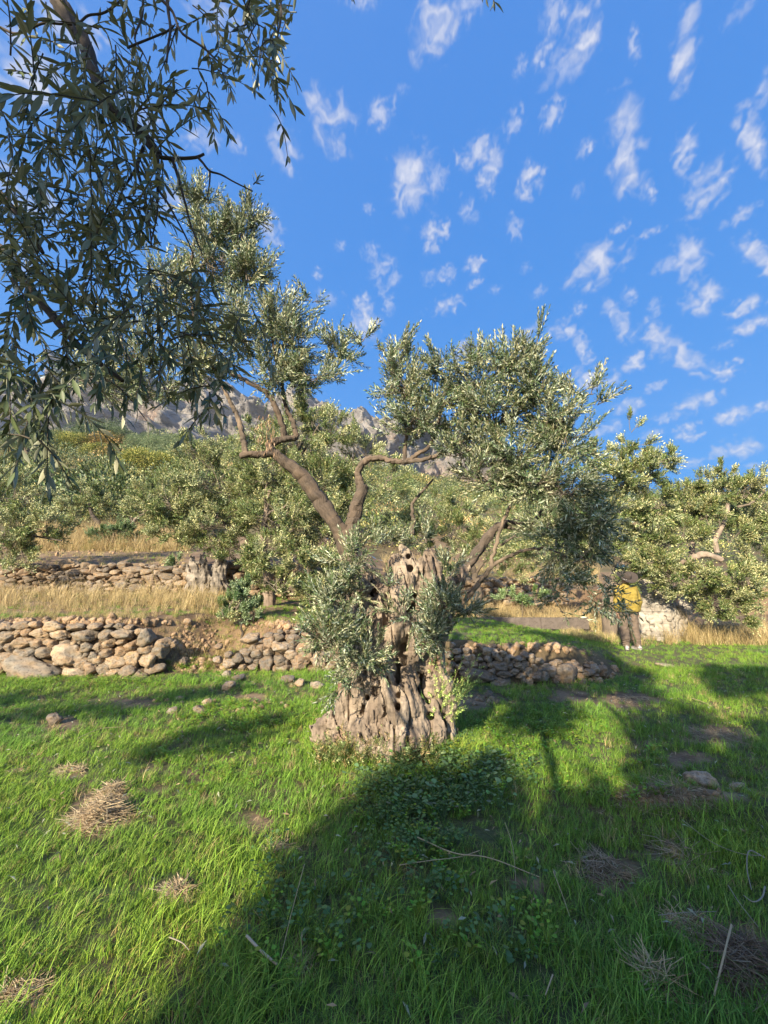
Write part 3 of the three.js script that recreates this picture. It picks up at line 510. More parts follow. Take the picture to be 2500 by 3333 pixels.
// clumps of a tree: [px, py, half width px, half height px, distance, shoots, options]
function crownOf(parent, list, seed, shoots, twigMaterial = M.twig, depth = 0.9) {
  const r = rng(seed), outs = shoots.map(() => ({ mats: [], tints: [], twigs: null })), tw = new Mesher();
  for (const [px, py, a, b, d, n, o] of list) {
    const c = at(px, py, d), s = scaleAt(py, d), R = V(a * s, b * s, Math.max(a, b) * s * depth);
    outs.forEach((out, k) => { out.twigs = tw; fillClump(out, c, R, n / outs.length, r, { size: 1, ...o }); });
  }
  outs.forEach((out, k) => copies('foliage', shoots[k], M.leaf, out.mats, out.tints, parent));
  if (tw.i.length) mark(mesh('twigs', tw.geometry(), twigMaterial, parent), null, null, null, 'stuff');
}
const wobble = (pts, n, amp, seed) => smooth(pts, n).map((p, i, l) => { const t = i / (l.length - 1), k = amp * Math.sin(Math.PI * Math.min(1, t * 1.2)); return V(p.x + k * noise(i * 0.37, seed, 1), p.y + k * noise(i * 0.37, seed, 5), p.z + k * noise(i * 0.37, seed, 9)); });
function limb(parent, name, pix, r0, r1, seed, base = BARK_GREY, dark = BARK_DARK, sides = 10, amp = 0.03) {   // pix: [px, py, distance] or a point
  const pts = wobble(pix.map((q) => (q.isVector3 ? q : at(q[0], q[1], q[2]))), Math.max(22, pix.length * 9), amp, seed), m = new Mesher();
  const knot = (t) => 0.9 * lerp(r0, r1, Math.pow(t, 0.8)) * (1 + 0.1 * noise(t * 7, seed, 2) + 0.05 * noise(t * 17, seed, 4));
  m.tube(pts, knot, barkAt(base, dark, 14), Math.round(sides * 1.6), 0.26, seed);
  return mesh(name, m.geometry(true), M.bark, parent);
}

// ---------------------------------------------------------------- the old olive tree in the middle
const OLD_D = 4.6, OLD_BASE = (() => { const p = at(1265, 2430, OLD_D); return onGround(p.x, OLD_D); })();
const oldTree = thing('olive_tree', 'ancient olive with a thick hollow gnarled trunk, in the middle of the grass', 'tree', null, OLD_BASE);
{
  const L = (px, py, dd) => { const p = at(px, py, OLD_D + dd); return [p.x, p.y, p.z]; };
  const ropes = [
    [[1075, 2435, -0.05, 0.15], [1140, 2330, 0, 0.17], [1172, 2200, 0, 0.17], [1175, 2060, 0.04, 0.18], [1165, 1940, 0.05, 0.17], [1150, 1860, 0.05, 0.14], [1138, 1790, 0.06, 0.105], [1125, 1760, 0.06, 0.09]],
    [[1195, 2470, -0.28, 0.17], [1212, 2340, -0.2, 0.15], [1228, 2180, -0.14, 0.13], [1228, 2020, -0.14, 0.13], [1205, 1900, -0.06, 0.13], [1170, 1810, 0, 0.10], [1150, 1760, 0.02, 0.085]],
    [[1285, 2460, -0.3, 0.15], [1278, 2330, -0.25, 0.14], [1262, 2200, -0.2, 0.12], [1290, 2060, -0.2, 0.13], [1300, 1930, -0.17, 0.14], [1312, 1845, -0.12, 0.12], [1318, 1800, -0.1, 0.085]],
    [[1370, 2440, -0.22, 0.14], [1352, 2300, -0.22, 0.13], [1340, 2180, -0.16, 0.12], [1362, 2040, -0.12, 0.15], [1378, 1930, -0.1, 0.14], [1385, 1850, -0.06, 0.12], [1392, 1815, -0.05, 0.09]],
    [[1440, 2420, 0, 0.15], [1425, 2290, 0.05, 0.15], [1408, 2160, 0.04, 0.15], [1420, 2040, 0.08, 0.16], [1440, 1950, 0.1, 0.14], [1478, 1885, 0.1, 0.105], [1500, 1855, 0.1, 0.09]],
    [[1255, 2450, 0.3, 0.3], [1275, 2250, 0.28, 0.26], [1290, 2060, 0.25, 0.27], [1295, 1930, 0.22, 0.24], [1300, 1850, 0.2, 0.16]],
    [[1025, 2415, -0.02, 0.06], [1075, 2375, -0.04, 0.10], [1140, 2310, -0.04, 0.12], [1185, 2230, -0.05, 0.12]],
    [[1290, 2470, -0.44, 0.07], [1312, 2390, -0.36, 0.08], [1322, 2290, -0.28, 0.085], [1338, 2190, -0.22, 0.07]],
    [[1150, 2470, -0.26, 0.08], [1175, 2400, -0.22, 0.10], [1200, 2300, -0.2, 0.1]],
    [[1420, 2460, -0.2, 0.09], [1400, 2380, -0.18, 0.10], [1385, 2290, -0.16, 0.09]],
  ].map((q) => q.map(([x, y, dd, r]) => [L(x, y, dd), r]));
  const segs = []; for (const q of ropes) for (let i = 0; i + 1 < q.length; i++) segs.push([q[i][0], q[i + 1][0], q[i][1], q[i + 1][1]]);
  const holes = [[1218, 2250, 1212, 2205, -0.36, 0.052], [1283, 2165, 1280, 2120, -0.36, 0.05], [1168, 2015, 1166, 1985, -0.16, 0.05], [1262, 2030, 1256, 1960, -0.33, 0.042], [1258, 2330, 1256, 2305, -0.42, 0.032], [1304, 2300, 1306, 2262, -0.36, 0.04], [1326, 2150, 1326, 2105, -0.3, 0.06], [1204, 1930, 1202, 1895, -0.2, 0.045], [1328, 1850, 1322, 1812, -0.24, 0.04], [1298, 2225, 1297, 2195, -0.36, 0.035], [1385, 2240, 1383, 2180, -0.26, 0.05], [1345, 1985, 1340, 1935, -0.27, 0.04], [1170, 2320, 1190, 2270, -0.24, 0.035], [1400, 2330, 1395, 2280, -0.24, 0.04], [1350, 1800, 1345, 1770, -0.05, 0.06]]
    .map(([x, y, X, Y, dd, r]) => { const a = L(x, y, dd), b = L(X, Y, dd), f = V(a[0], a[1] - EYE, a[2]).normalize(); return [a, b, r, [a[0] + f.x * 0.16, a[1] + f.y * 0.16, a[2] + f.z * 0.16], [b[0] + f.x * 0.16, b[1] + f.y * 0.16, b[2] + f.z * 0.16]]; });
  const field = (x, y, z) => {
    const tw = 0.3 * noise(x * 1.6, y * 1.5, z * 1.6), X = x + tw * 0.25 + 0.02 * noise(x * 6, y * 4, z * 6), Z = z + 0.1 * noise(x * 2 + 9, y * 1.3, z * 2) * 0.3;
    let d = 9; for (const s of segs) { const c = cap(X, y, Z, s[0], s[1], s[2], s[3]); if (c < d + 0.05) d = smin(d, c, 0.032); }
    if (d > 0.12 || d < -0.12) return d;
    const cord = Math.abs(noise(X * 15 + y * 2.2, y * 2.6, Z * 15)), knot = noise(X * 7, y * 6, Z * 7);
    const crack = Math.max(0, 0.16 - Math.abs(noise(X * 8 + y * 1.6, y * 1.7 + 4, Z * 8))) * 0.42;
    const lump = noise(X * 3.6 + 5, y * 3.2, Z * 3.6);
    d += 0.02 - cord * 0.05 - knot * 0.05 - lump * 0.07 + crack - 0.022 * noise(X * 30, y * 13, Z * 30) - 0.016 * noise(X * 62, y * 34, Z * 62);
    for (const [a, b, r, a2, b2] of holes) { const h = Math.min(cap(X, y, z, a, b, r, r * 0.8), cap(X, y, z, a2, b2, r * 0.9, r * 0.7), cap(X, y, z, a, a2, r, r * 0.9), cap(X, y, z, b, b2, r * 0.8, r * 0.7)) + 0.012 * noise(x * 20, y * 12, z * 20); if (h < 0.04) d = -smin(-d, h, 0.03); }
    return d;
  };
  const lo = L(1000, 2480, 0), hi = L(1540, 1740, 0);
  const g = surface(field, [lo[0] - 0.1, OLD_BASE.y - 0.12, -OLD_D - 0.65], [hi[0] + 0.1, hi[1] + 0.1, -OLD_D + 0.62], 0.0125, (x, y, z, nx, ny, nz) => {
    const n = fbm(x * 4, y * 1.8, z * 4, 4), s = fbm(x * 20, y * 5, z * 20, 3), red = clamp(noise(x * 3 + 2, y * 5, z * 3) * 3 - 1.1);
    let c = mix3([0.25, 0.19, 0.14], [0.50, 0.40, 0.295], clamp(0.5 + n * 2));
    c = mix3(c, [0.10, 0.08, 0.065], clamp(s * 3 - 0.1) * 0.85);
    return mix3(c, [0.34, 0.14, 0.08], red * 0.5);
  });
  mesh('trunk', g, M.bark, oldTree);
  // limbs
  const d = OLD_D;
  limb(oldTree, 'limb', [[1146, 1830, d], [1118, 1745, d - 0.02], [1072, 1676, d - 0.05], [1022, 1600, d - 0.1], [971, 1537, d - 0.14], [921, 1499, d - 0.18], [893, 1474, d - 0.2]], 0.125, 0.055, 1, [0.175, 0.125, 0.085]);
  limb(oldTree, 'limb', [[893, 1476, d - 0.2], [850, 1480, d - 0.22], [819, 1478, d - 0.25], [781, 1484, d - 0.27]], 0.045, 0.034, 2, [0.175, 0.125, 0.085]);
  limb(oldTree, 'limb', [[800, 1480, d - 0.25], [796, 1455, d - 0.25], [790, 1423, d - 0.25], [773, 1356, d - 0.25], [752, 1313, d - 0.27], [727, 1263, d - 0.3], [690, 1190, d - 0.35], [640, 1120, d - 0.4]], 0.04, 0.014, 3, [0.30, 0.22, 0.15]);
  limb(oldTree, 'limb', [[893, 1478, d - 0.2], [878, 1450, d - 0.2], [891, 1440, d - 0.2], [937, 1427, d - 0.18], [963, 1423, d - 0.16], [959, 1389, d - 0.15], [937, 1339, d - 0.15], [925, 1297, d - 0.16], [915, 1230, d - 0.2], [890, 1130, d - 0.25], [880, 1010, d - 0.3]], 0.052, 0.014, 4, [0.175, 0.125, 0.085]);
  limb(oldTree, 'limb', [[925, 1428, d - 0.17], [921, 1389, d - 0.2], [895, 1322, d - 0.25], [870, 1280, d - 0.28], [811, 1246, d - 0.3], [743, 1208, d - 0.34], [700, 1180, d - 0.38], [640, 1060, d - 0.4], [620, 900, d - 0.42], [640, 740, d - 0.42]], 0.042, 0.012, 5, [0.175, 0.125, 0.085]);
  limb(oldTree, 'limb', [[1140, 1800, d], [1145, 1730, d - 0.02], [1157, 1659, d - 0.03], [1172, 1617, d - 0.05], [1184, 1580, d - 0.06]], 0.095, 0.065, 6, [0.19, 0.135, 0.092]);
  limb(oldTree, 'limb', [[1180, 1600, d - 0.06], [1170, 1567, d - 0.06], [1166, 1533, d - 0.08], [1191, 1499, d - 0.12], [1224, 1491, d - 0.16], [1275, 1499, d - 0.2], [1317, 1503, d - 0.24], [1359, 1478, d - 0.28], [1393, 1457, d - 0.3], [1420, 1400, d - 0.32], [1440, 1320, d - 0.35], [1450, 1230, d - 0.38]], 0.05, 0.013, 7, [0.235, 0.17, 0.12]);
  limb(oldTree, 'limb', [[1317, 1503, d - 0.24], [1320, 1440, d - 0.26], [1343, 1368, d - 0.3], [1444, 1313, d - 0.34], [1494, 1280, d - 0.36], [1560, 1250, d - 0.4], [1640, 1200, d - 0.42]], 0.026, 0.009, 8, [0.235, 0.17, 0.12]);
  limb(oldTree, 'limb', [[1317, 1503, d - 0.24], [1400, 1490, d - 0.3], [1500, 1440, d - 0.36], [1600, 1390, d - 0.4], [1720, 1330, d - 0.45], [1800, 1290, d - 0.5]], 0.03, 0.009, 9, [0.24, 0.18, 0.13]);
  limb(oldTree, 'limb', [[1475, 1895, d + 0.1], [1500, 1860, d + 0.1], [1537, 1820, d + 0.1], [1579, 1761, d + 0.08], [1613, 1718, d + 0.05], [1663, 1702, d], [1722, 1702, d - 0.05], [1748, 1685, d - 0.1], [1830, 1640, d - 0.2], [1900, 1560, d - 0.3]], 0.082, 0.014, 10, [0.17, 0.13, 0.10], [0.06, 0.05, 0.042]);
  limb(oldTree, 'limb', [[1610, 1722, d + 0.05], [1650, 1716, d + 0.02], [1690, 1718, d - 0.03], [1740, 1690, d - 0.1], [1800, 1600, d - 0.2], [1840, 1480, d - 0.3]], 0.026, 0.009, 11, [0.25, 0.19, 0.14]);
  limb(oldTree, 'limb', [[1490, 1990, d + 0.12], [1520, 1946, d + 0.08], [1562, 1896, d + 0.02], [1596, 1845, d - 0.04], [1621, 1744, d - 0.1], [1655, 1659, d - 0.14], [1690, 1570, d - 0.2], [1700, 1480, d - 0.25]], 0.036, 0.012, 12, [0.36, 0.27, 0.19]);
  limb(oldTree, 'limb', [[1596, 1845, d - 0.04], [1655, 1811, d - 0.1], [1714, 1790, d - 0.18], [1773, 1786, d - 0.26], [1830, 1805, d - 0.4], [1862, 1840, d - 0.55]], 0.026, 0.008, 13, [0.36, 0.27, 0.19]);
  limb(oldTree, 'limb', [[1340, 1740, d + 0.25], [1345, 1690, d + 0.3], [1342, 1642, d + 0.32], [1370, 1605, d + 0.35], [1410, 1560, d + 0.35]], 0.03, 0.012, 14);
  limb(oldTree, 'limb', [[1395, 1860, d + 0.1], [1420, 1840, d + 0.12], [1440, 1850, d + 0.1]], 0.05, 0.03, 15);
  // shoots round the trunk: thin bare stems seen among the leaves
  for (const [a, b, e, k] of [[[1190, 2180, 4.1], [1120, 2190, 4.0], [1090, 2200, 3.95], 0.006], [[1110, 2150, 4.1], [1040, 2080, 4.0], [1000, 2060, 3.9], 0.006], [[1240, 1930, 4.1], [1210, 1900, 4.1], [1185, 1880, 4.0], 0.006], [[1330, 1950, 4.1], [1290, 1890, 4.1], [1260, 1870, 4.05], 0.007]])
    limb(oldTree, 'shoot', [a, b, e], k, k * 0.5, a[0], [0.4, 0.36, 0.24], [0.3, 0.26, 0.17], 5, 0.01);
  crownOf(oldTree, [
    [640, 660, 60, 80, 4.2, 101], [690, 760, 90, 80, 4.2, 192], [780, 770, 80, 80, 4.2, 169], [820, 700, 50, 40, 4.2, 56], [700, 860, 120, 110, 4.2, 293], [820, 900, 90, 90, 4.2, 214], [560, 950, 120, 120, 4.2, 293], [900, 1040, 100, 80, 4.25, 214], [780, 1080, 120, 90, 4.25, 260], [965, 1110, 100, 80, 4.25, 192], [1015, 975, 22, 26, 4.25, 13], [640, 1180, 120, 100, 4.25, 248],
    [420, 1150, 140, 130, 4.2, 316], [500, 1270, 110, 70, 4.2, 136], [890, 1220, 90, 80, 4.3, 169], [1100, 1150, 80, 50, 4.25, 101], [1170, 1110, 40, 40, 4.2, 28], [1030, 1225, 90, 56, 4.25, 113], [300, 1230, 110, 80, 4.1, 136], [960, 1230, 70, 60, 4.3, 90],
    [1275, 1165, 64, 80, 4.2, 113], [1300, 1263, 100, 90, 4.2, 214], [1360, 1372, 120, 90, 4.2, 237], [1440, 1190, 70, 64, 4.15, 113], [1528, 1245, 100, 90, 4.15, 225], [1650, 1195, 100, 84, 4.1, 214], [1745, 1120, 26, 50, 4.1, 24, { up: 1 }], [1722, 1270, 110, 100, 4.1, 260], [1596, 1350, 130, 90, 4.15, 271], [1798, 1372, 110, 90, 4.05, 225], [1560, 1170, 50, 40, 4.15, 56],
    [1905, 1275, 64, 36, 4.0, 56], [1941, 1313, 30, 16, 4.0, 15], [1511, 1457, 130, 80, 4.2, 248], [1680, 1474, 140, 100, 4.1, 316], [1849, 1449, 100, 90, 4.0, 214], [1596, 1558, 140, 70, 4.2, 192], [1740, 1575, 130, 80, 4.1, 237], [1420, 1300, 80, 70, 4.2, 113],
    [1838, 1583, 110, 90, 3.95, 181, { droop: 0.6 }], [1910, 1668, 100, 100, 3.9, 189, { droop: 0.9 }], [1895, 1794, 62, 80, 3.85, 73, { droop: 1.1 }], [1813, 1777, 76, 74, 3.9, 82, { droop: 1.1 }], [1830, 1891, 62, 44, 3.85, 39, { droop: 1.1 }], [1799, 1946, 40, 26, 3.85, 13, { droop: 1.1 }], [1827, 1988, 20, 14, 3.85, 4, { droop: 1.1 }], [1995, 1920, 20, 12, 3.8, 2, { droop: 0.7 }], [2030, 1975, 16, 12, 3.8, 2, { droop: 0.8 }], [2000, 1842, 12, 8, 3.8, 2], [1948, 1686, 70, 70, 3.9, 73, { droop: 0.6 }], [1927, 1881, 26, 22, 3.82, 6, { droop: 0.8 }],
    [1975, 1930, 30, 24, 3.82, 12, { droop: 0.8 }], [2010, 1900, 26, 14, 3.8, 6, { droop: 0.4 }], [2030, 1975, 18, 14, 3.8, 5, { droop: 0.9 }], [1940, 1960, 40, 30, 3.82, 16, { droop: 1.1 }], [1790, 1720, 70, 60, 4.0, 70, { droop: 0.5 }],
    [1130, 1822, 90, 46, 4.14, 75], [1210, 1775, 70, 30, 4.17, 36], [1100, 1950, 70, 80, 4.12, 118], [1075, 2075, 74, 66, 4.09, 111], [1140, 2085, 80, 76, 4.12, 117], [1330, 1992, 90, 60, 4.1, 34], [1440, 1955, 70, 84, 4.18, 105], [1400, 2070, 70, 56, 4.15, 90], [1180, 2160, 80, 32, 4.04, 64, { droop: 0.6 }], [1106, 2210, 22, 52, 4.02, 27, { droop: 1.3 }], [1515, 1985, 50, 30, 4.12, 46], [1270, 1895, 50, 40, 4.17, 8],
    [1150, 1890, 50, 60, 4.12, 60], [1230, 2125, 60, 40, 4.05, 30], [1030, 2060, 44, 22, 4.02, 32], [1370, 1760, 60, 26, 4.40, 26], [1460, 1870, 40, 40, 4.2, 33], [1130, 1990, 50, 60, 4.10, 51], [1340, 2090, 60, 40, 4.09, 14], [1250, 1765, 90, 20, 4.4, 21]], 31, SHOOT);
  // a hank of withered leaves in the left fork
  const dead = new Mesher(), r = rng(9);
  for (let i = 0; i < 130; i++) { const o = at(895 - r() * 60, 1345 + r() * 130, d - 0.25 - r() * 0.12); addLeaf(dead, o, V((r() - 0.7) * 0.7, -1, (r() - 0.5) * 0.8).normalize(), rand3(r).normalize(), 0.05 + r() * 0.03, 0.008, mix3([0.42, 0.24, 0.13], [0.55, 0.38, 0.24], r())); }
  mark(mesh('withered_leaves', dead.geometry(), M.straw, oldTree), 'withered brown leaves hanging in the left fork', null, null, 'stuff');
}

const atFar = at;
// ---------------------------------------------------------------- the olive branch overhead; its tree stands behind and left of the camera
const overTree = thing('olive_tree', 'dark big-leaved olive branches hanging into the top left corner, close by', 'tree', null, onGround(-1.5, -3.6));
{
  const base = overTree.position, r = rng(41), NEAR = 0.86, at = (px, py, d) => atFar(px, py, d * NEAR);
  limb(overTree, 'trunk', [base.clone().add(V(0, -0.1, 0)), base.clone().add(V(0.1, 0.6, 0.05)), base.clone().add(V(-0.05, 1.3, 0)), base.clone().add(V(0.1, 2.0, -0.2))], 0.34, 0.2, 42, BARK_GREY, BARK_DARK, 16, 0.08);
  const fork = base.clone().add(V(0.1, 1.95, -0.2));
  const near = [at(150, -260, 1.25), at(190, 0, 1.2)];
  limb(overTree, 'limb', [fork, V(-1.6, 2.6, 2.2), V(-1.5, 3.0, 0.8), V(-1.35, 3.05, -0.5), near[0], near[1], at(270, 130, 1.18), at(345, 330, 1.16), at(470, 440, 1.14), at(520, 505, 1.13)].map((q, i) => q), 0.055, 0.0085, 43, [0.12, 0.095, 0.075], [0.06, 0.05, 0.04], 9, 0.012);
  limb(overTree, 'limb', [fork, V(-2.4, 2.3, 2.0), V(-2.2, 2.5, 0.4), V(-1.9, 2.5, -0.6), at(-260, 640, 1.3), at(-60, 760, 1.25), at(60, 890, 1.2), at(140, 990, 1.18), at(260, 1130, 1.16), at(400, 1240, 1.15)], 0.04, 0.005, 44, [0.12, 0.095, 0.075], [0.06, 0.05, 0.04], 9, 0.012);
  limb(overTree, 'limb', [fork, V(-0.9, 2.9, 2.0), V(-0.6, 3.3, 0.6), V(-0.45, 3.0, -0.6), at(700, -200, 1.2), at(860, -60, 1.18)], 0.04, 0.005, 45, [0.12, 0.095, 0.075], [0.06, 0.05, 0.04], 9, 0.012);
  const twig = (pix, a, b, k) => { const m = new Mesher(); m.tube(smooth(pix.map((q) => at(...q)), pix.length * 4), (t) => lerp(a, b, t) * NEAR, [0.075, 0.058, 0.045], 6, 0.1, k); mesh('branchlet', m.geometry(), M.twig, overTree); };
  const S = 1 / 2.37;   // the thin branches, measured in a zoomed crop
  const Q = (list, d) => list.map(([x, y]) => [x * S, y * S, d]);
  twig(Q([[1010, 950], [1090, 1060], [1210, 1190], [1240, 1212], [1330, 1222], [1520, 1212], [1575, 1188]], 1.13), 0.0085, 0.004, 1);
  twig(Q([[1525, 1212], [1560, 1250], [1620, 1320], [1700, 1345], [1800, 1400], [1950, 1475]], 1.13), 0.0042, 0.0018, 2);
  twig(Q([[1620, 1320], [1618, 1400], [1600, 1520]], 1.13), 0.003, 0.0015, 3);
  twig(Q([[1330, 1225], [1370, 1350], [1400, 1460], [1440, 1610], [1480, 1760], [1560, 1960]], 1.13), 0.0056, 0.002, 4);
  twig(Q([[1215, 1200], [1222, 1350], [1215, 1500], [1210, 1660], [1170, 1850]], 1.12), 0.0056, 0.002, 5);
  twig(Q([[1225, 1470], [1290, 1560], [1340, 1650], [1440, 1840], [1500, 1990]], 1.12), 0.0045, 0.0018, 6);
  twig(Q([[1110, 1130], [1060, 1280], [1090, 1420], [1120, 1530], [1150, 1700], [1170, 1900]], 1.11), 0.0058, 0.002, 7);
  twig(Q([[1060, 1280], [1000, 1380], [950, 1460], [900, 1600]], 1.11), 0.004, 0.002, 8);
  twig(Q([[490, 0], [540, 120], [600, 300], [640, 400]], 1.05), 0.005, 0.002, 9);
  twig(Q([[0, 210], [120, 260], [210, 235], [330, 180], [480, 185], [600, 180], [680, 120], [800, 100], [940, 0]], 1.15), 0.004, 0.004, 10);
  twig(Q([[1105, 0], [1095, 130], [1040, 300], [1100, 400], [1150, 510]], 1.1), 0.004, 0.0018, 11);
  twig(Q([[1290, 0], [1300, 100], [1315, 220], [1300, 340], [1285, 480]], 1.1), 0.0055, 0.003, 12);
  twig(Q([[1250, 0], [1330, 90], [1400, 250], [1560, 360], [1680, 470], [1780, 540]], 1.1), 0.005, 0.002, 13);
  twig(Q([[980, 370], [1100, 320], [1200, 280], [1290, 240], [1340, 200]], 1.1), 0.004, 0.003, 14);
  twig(Q([[0, 1490], [60, 1560], [130, 1640], [240, 1790], [330, 1950]], 1.2), 0.011, 0.006, 15);
  twig(Q([[2160, -60], [2170, 120], [2150, 240], [2130, 330]], 1.1), 0.004, 0.0018, 16);
  // leafy shoots: where each starts, where it heads, and how it hangs
  const leaves = [];
  function leafyShoot(p0, dir, len, droop, size, k) {
    len *= NEAR; size *= NEAR;
    const n = Math.max(5, Math.round(len / (0.021 * NEAR))), pts = [], p = p0.clone(), v = dir.clone().normalize(), step = len / n; let side = V(0, 0, 0).crossVectors(v, rand3(r)).normalize();
    for (let i = 0; i <= n; i++) { pts.push(p.clone()); v.add(V(0, -droop / n, 0)).addScaledVector(rand3(r), 0.1).normalize(); p.addScaledVector(v, step); }
    twigs.tube(pts, (t) => lerp(0.0022, 0.0009, t), k % 3 ? [0.10, 0.085, 0.06] : [0.22, 0.23, 0.15], 4, 0, 0, false);
    for (let i = 1; i <= n; i++) {
      const t = i / n, T = pts[i].clone().sub(pts[i - 1]).normalize(); side.addScaledVector(T, -side.dot(T)).normalize(); side = V(0, 0, 0).crossVectors(T, side);
      if (r() < 0.12) continue;
      for (const s of [1, -1]) {
        if (r() < 0.1) continue;
        const open = lerp(0.95, 0.4, t * t) + (r() - 0.5) * 0.5, d = T.clone().multiplyScalar(Math.cos(open)).addScaledVector(side, s * Math.sin(open)).add(V(0, -0.25 * droop - 0.1, 0)).addScaledVector(rand3(r), 0.22).normalize();
        const nn = V(0, 1, 0).addScaledVector(T, 0.4).addScaledVector(rand3(r), 0.8); nn.addScaledVector(d, -nn.dot(d)).normalize();
        leaves.push({ o: pts[i].clone(), d, n: nn, len: size * (0.62 + 0.5 * r()) * (i === n ? 0.8 : 1), w: size * (0.155 + 0.06 * r()), bend: (r() - 0.35) * 0.35 });
      }
    }
  }
  const twigs = new Mesher();
  let k = 0;
  const spread = (px, py, a, b, d, n, o = {}) => { for (let i = 0; i < n; i++) { const u = rand3(r), dd = d + u.z * (o.deep ?? 0.16), p = at(px + u.x * a, py + u.y * b, dd), dir = V(r() - 0.35, (r() - 0.6) * 1.2, (r() - 0.5) * 0.9); if (o.dir) dir.addScaledVector(o.dir, 0.8); leafyShoot(p, dir, (o.len ?? 0.17) * (0.7 + 0.6 * r()), o.droop ?? 0.8, (o.size ?? 0.056) * (0.85 + 0.3 * r()), k++); } };
  spread(120, 120, 170, 150, 1.12, 8); spread(330, 120, 160, 140, 1.1, 11); spread(560, 100, 130, 120, 1.12, 10); spread(760, 60, 130, 90, 1.12, 10); spread(930, 60, 90, 70, 1.12, 6); spread(640, 250, 110, 70, 1.12, 8, { droop: 1.2 }); spread(850, 170, 90, 90, 1.12, 8, { droop: 1 }); spread(880, 290, 40, 60, 1.12, 2, { droop: 1.6 });
  spread(250, 290, 170, 120, 1.0, 14, { size: 0.064 }); spread(90, 330, 120, 150, 1.15, 10); spread(420, 350, 120, 80, 1.1, 8); spread(120, 520, 160, 120, 1.12, 15); spread(310, 500, 140, 110, 1.08, 15); spread(470, 470, 60, 60, 1.12, 4); spread(470, 590, 50, 60, 1.12, 5);
  spread(100, 720, 140, 120, 1.12, 15); spread(290, 690, 150, 110, 1.1, 15); spread(430, 700, 80, 80, 1.1, 7); spread(90, 900, 130, 120, 1.12, 14); spread(280, 880, 150, 110, 1.1, 15); spread(450, 860, 110, 90, 1.12, 9); spread(580, 950, 100, 90, 1.12, 8); spread(120, 1060, 140, 90, 1.12, 14); spread(330, 1050, 150, 90, 1.1, 14); spread(520, 1060, 120, 80, 1.12, 11); spread(650, 1030, 90, 70, 1.12, 7); spread(780, 1000, 60, 50, 1.12, 3);
  spread(90, 1180, 120, 70, 1.12, 9, { droop: 1.2 }); spread(300, 1170, 160, 60, 1.12, 9); spread(560, 1150, 120, 60, 1.12, 7); spread(690, 1240, 50, 40, 1.12, 3); spread(680, 1300, 46, 30, 1.1, 3, { dir: V(-0.6, -0.3, 0), len: 0.1 });
  spread(150, 1290, 90, 60, 1.1, 5, { droop: 1.3 }); spread(90, 1400, 60, 60, 1.1, 3, { droop: 1.4, len: 0.15 });
  leafyShoot(at(190, 1240, 1.1), V(-0.35, -1, 0), 0.3, 0.5, 0.07, 1); leafyShoot(at(140, 1250, 1.1), V(-0.1, -1, 0), 0.26, 0.5, 0.066, 2); leafyShoot(at(30, 1180, 1.1), V(0.1, -1, 0), 0.26, 0.5, 0.064, 2);
  leafyShoot(at(1560, -40, 1.1), V(0.5, -0.7, 0), 0.05, 0.6, 0.045, 1); leafyShoot(at(1600, -30, 1.1), V(0.2, -1, 0), 0.05, 0.4, 0.045, 1); leafyShoot(at(1140, -40, 1.1), V(0.1, -1, 0), 0.035, 0.4, 0.03, 1); leafyShoot(at(825, 600, 1.13), V(0.4, 0.5, 0), 0.03, 0, 0.03, 1); leafyShoot(at(560, 640, 1.13), V(0.2, 0.6, 0), 0.04, 0, 0.04, 1); leafyShoot(at(680, 650, 1.13), V(-0.5, 0.1, 0), 0.03, 0, 0.05, 1);
  mark(mesh('twigs', twigs.geometry(), M.twig, overTree), null, null, null, 'stuff');
  // the leaf itself: dark above, silvery below, creased along its rib, as thick as a leaf
  const shape = (m, L) => {
    const s = V(0, 0, 0).crossVectors(L.d, L.n).normalize(), N = 6, W = [0.06, 0.55, 0.92, 1, 0.8, 0.42, 0.0], tone = 0.8 + r() * 0.45, top = mix3([0.07, 0.105, 0.042], [0.14, 0.17, 0.07], r() * r()).map((q) => q * tone), und = mix3([0.32, 0.36, 0.25], [0.46, 0.45, 0.32], r()).map((q) => q * tone);
    for (const [sg, col] of [[1, top], [-1, und]]) {
      const rows = [];
      for (let i = 0; i <= N; i++) {
        const t = i / N, c = -L.bend * L.len * (t * t - 0.2 * t), h = c + sg * 0.0003, w = L.w / 2 * W[i], lift = w * 0.28, o = [];
        for (const q of [-1, 0, 1]) o.push(m.vert(L.o.x + L.d.x * L.len * t + s.x * w * q + L.n.x * (h + Math.abs(q) * lift), L.o.y + L.d.y * L.len * t + s.y * w * q + L.n.y * (h + Math.abs(q) * lift), L.o.z + L.d.z * L.len * t + s.z * w * q + L.n.z * (h + Math.abs(q) * lift), sg * (L.n.x - s.x * q * 0.3), sg * (L.n.y - s.y * q * 0.3), sg * (L.n.z - s.z * q * 0.3), q ? col : mix3(col, [0.3, 0.32, 0.16], 0.25)));
        rows.push(o);
      }
      for (let i = 0; i < N; i++) for (const q of [0, 1]) { const a = rows[i][q], b = rows[i][q + 1], c = rows[i + 1][q], e = rows[i + 1][q + 1]; if (sg > 0) { m.tri(a, b, c); m.tri(b, e, c); } else { m.tri(a, c, b); m.tri(b, c, e); } }
    }
  };
  for (const L of leaves) { const mid = L.o.clone().addScaledVector(L.d, L.len / 2), [px, py, f] = pixelOf(mid), [qx, qy] = pixelOf(L.o), [ex, ey] = pixelOf(L.o.clone().addScaledVector(L.d, L.len)); L.big = px > 0 && py > 0 && f > 0 ? Math.hypot(ex - qx, ey - qy) : 0; }
  leaves.sort((a, b) => b.big - a.big);
  leaves.slice(0, 300).forEach((L) => { const m = new Mesher(); shape(m, L); mesh('leaf', m.geometry(), M.leafBig, overTree); });
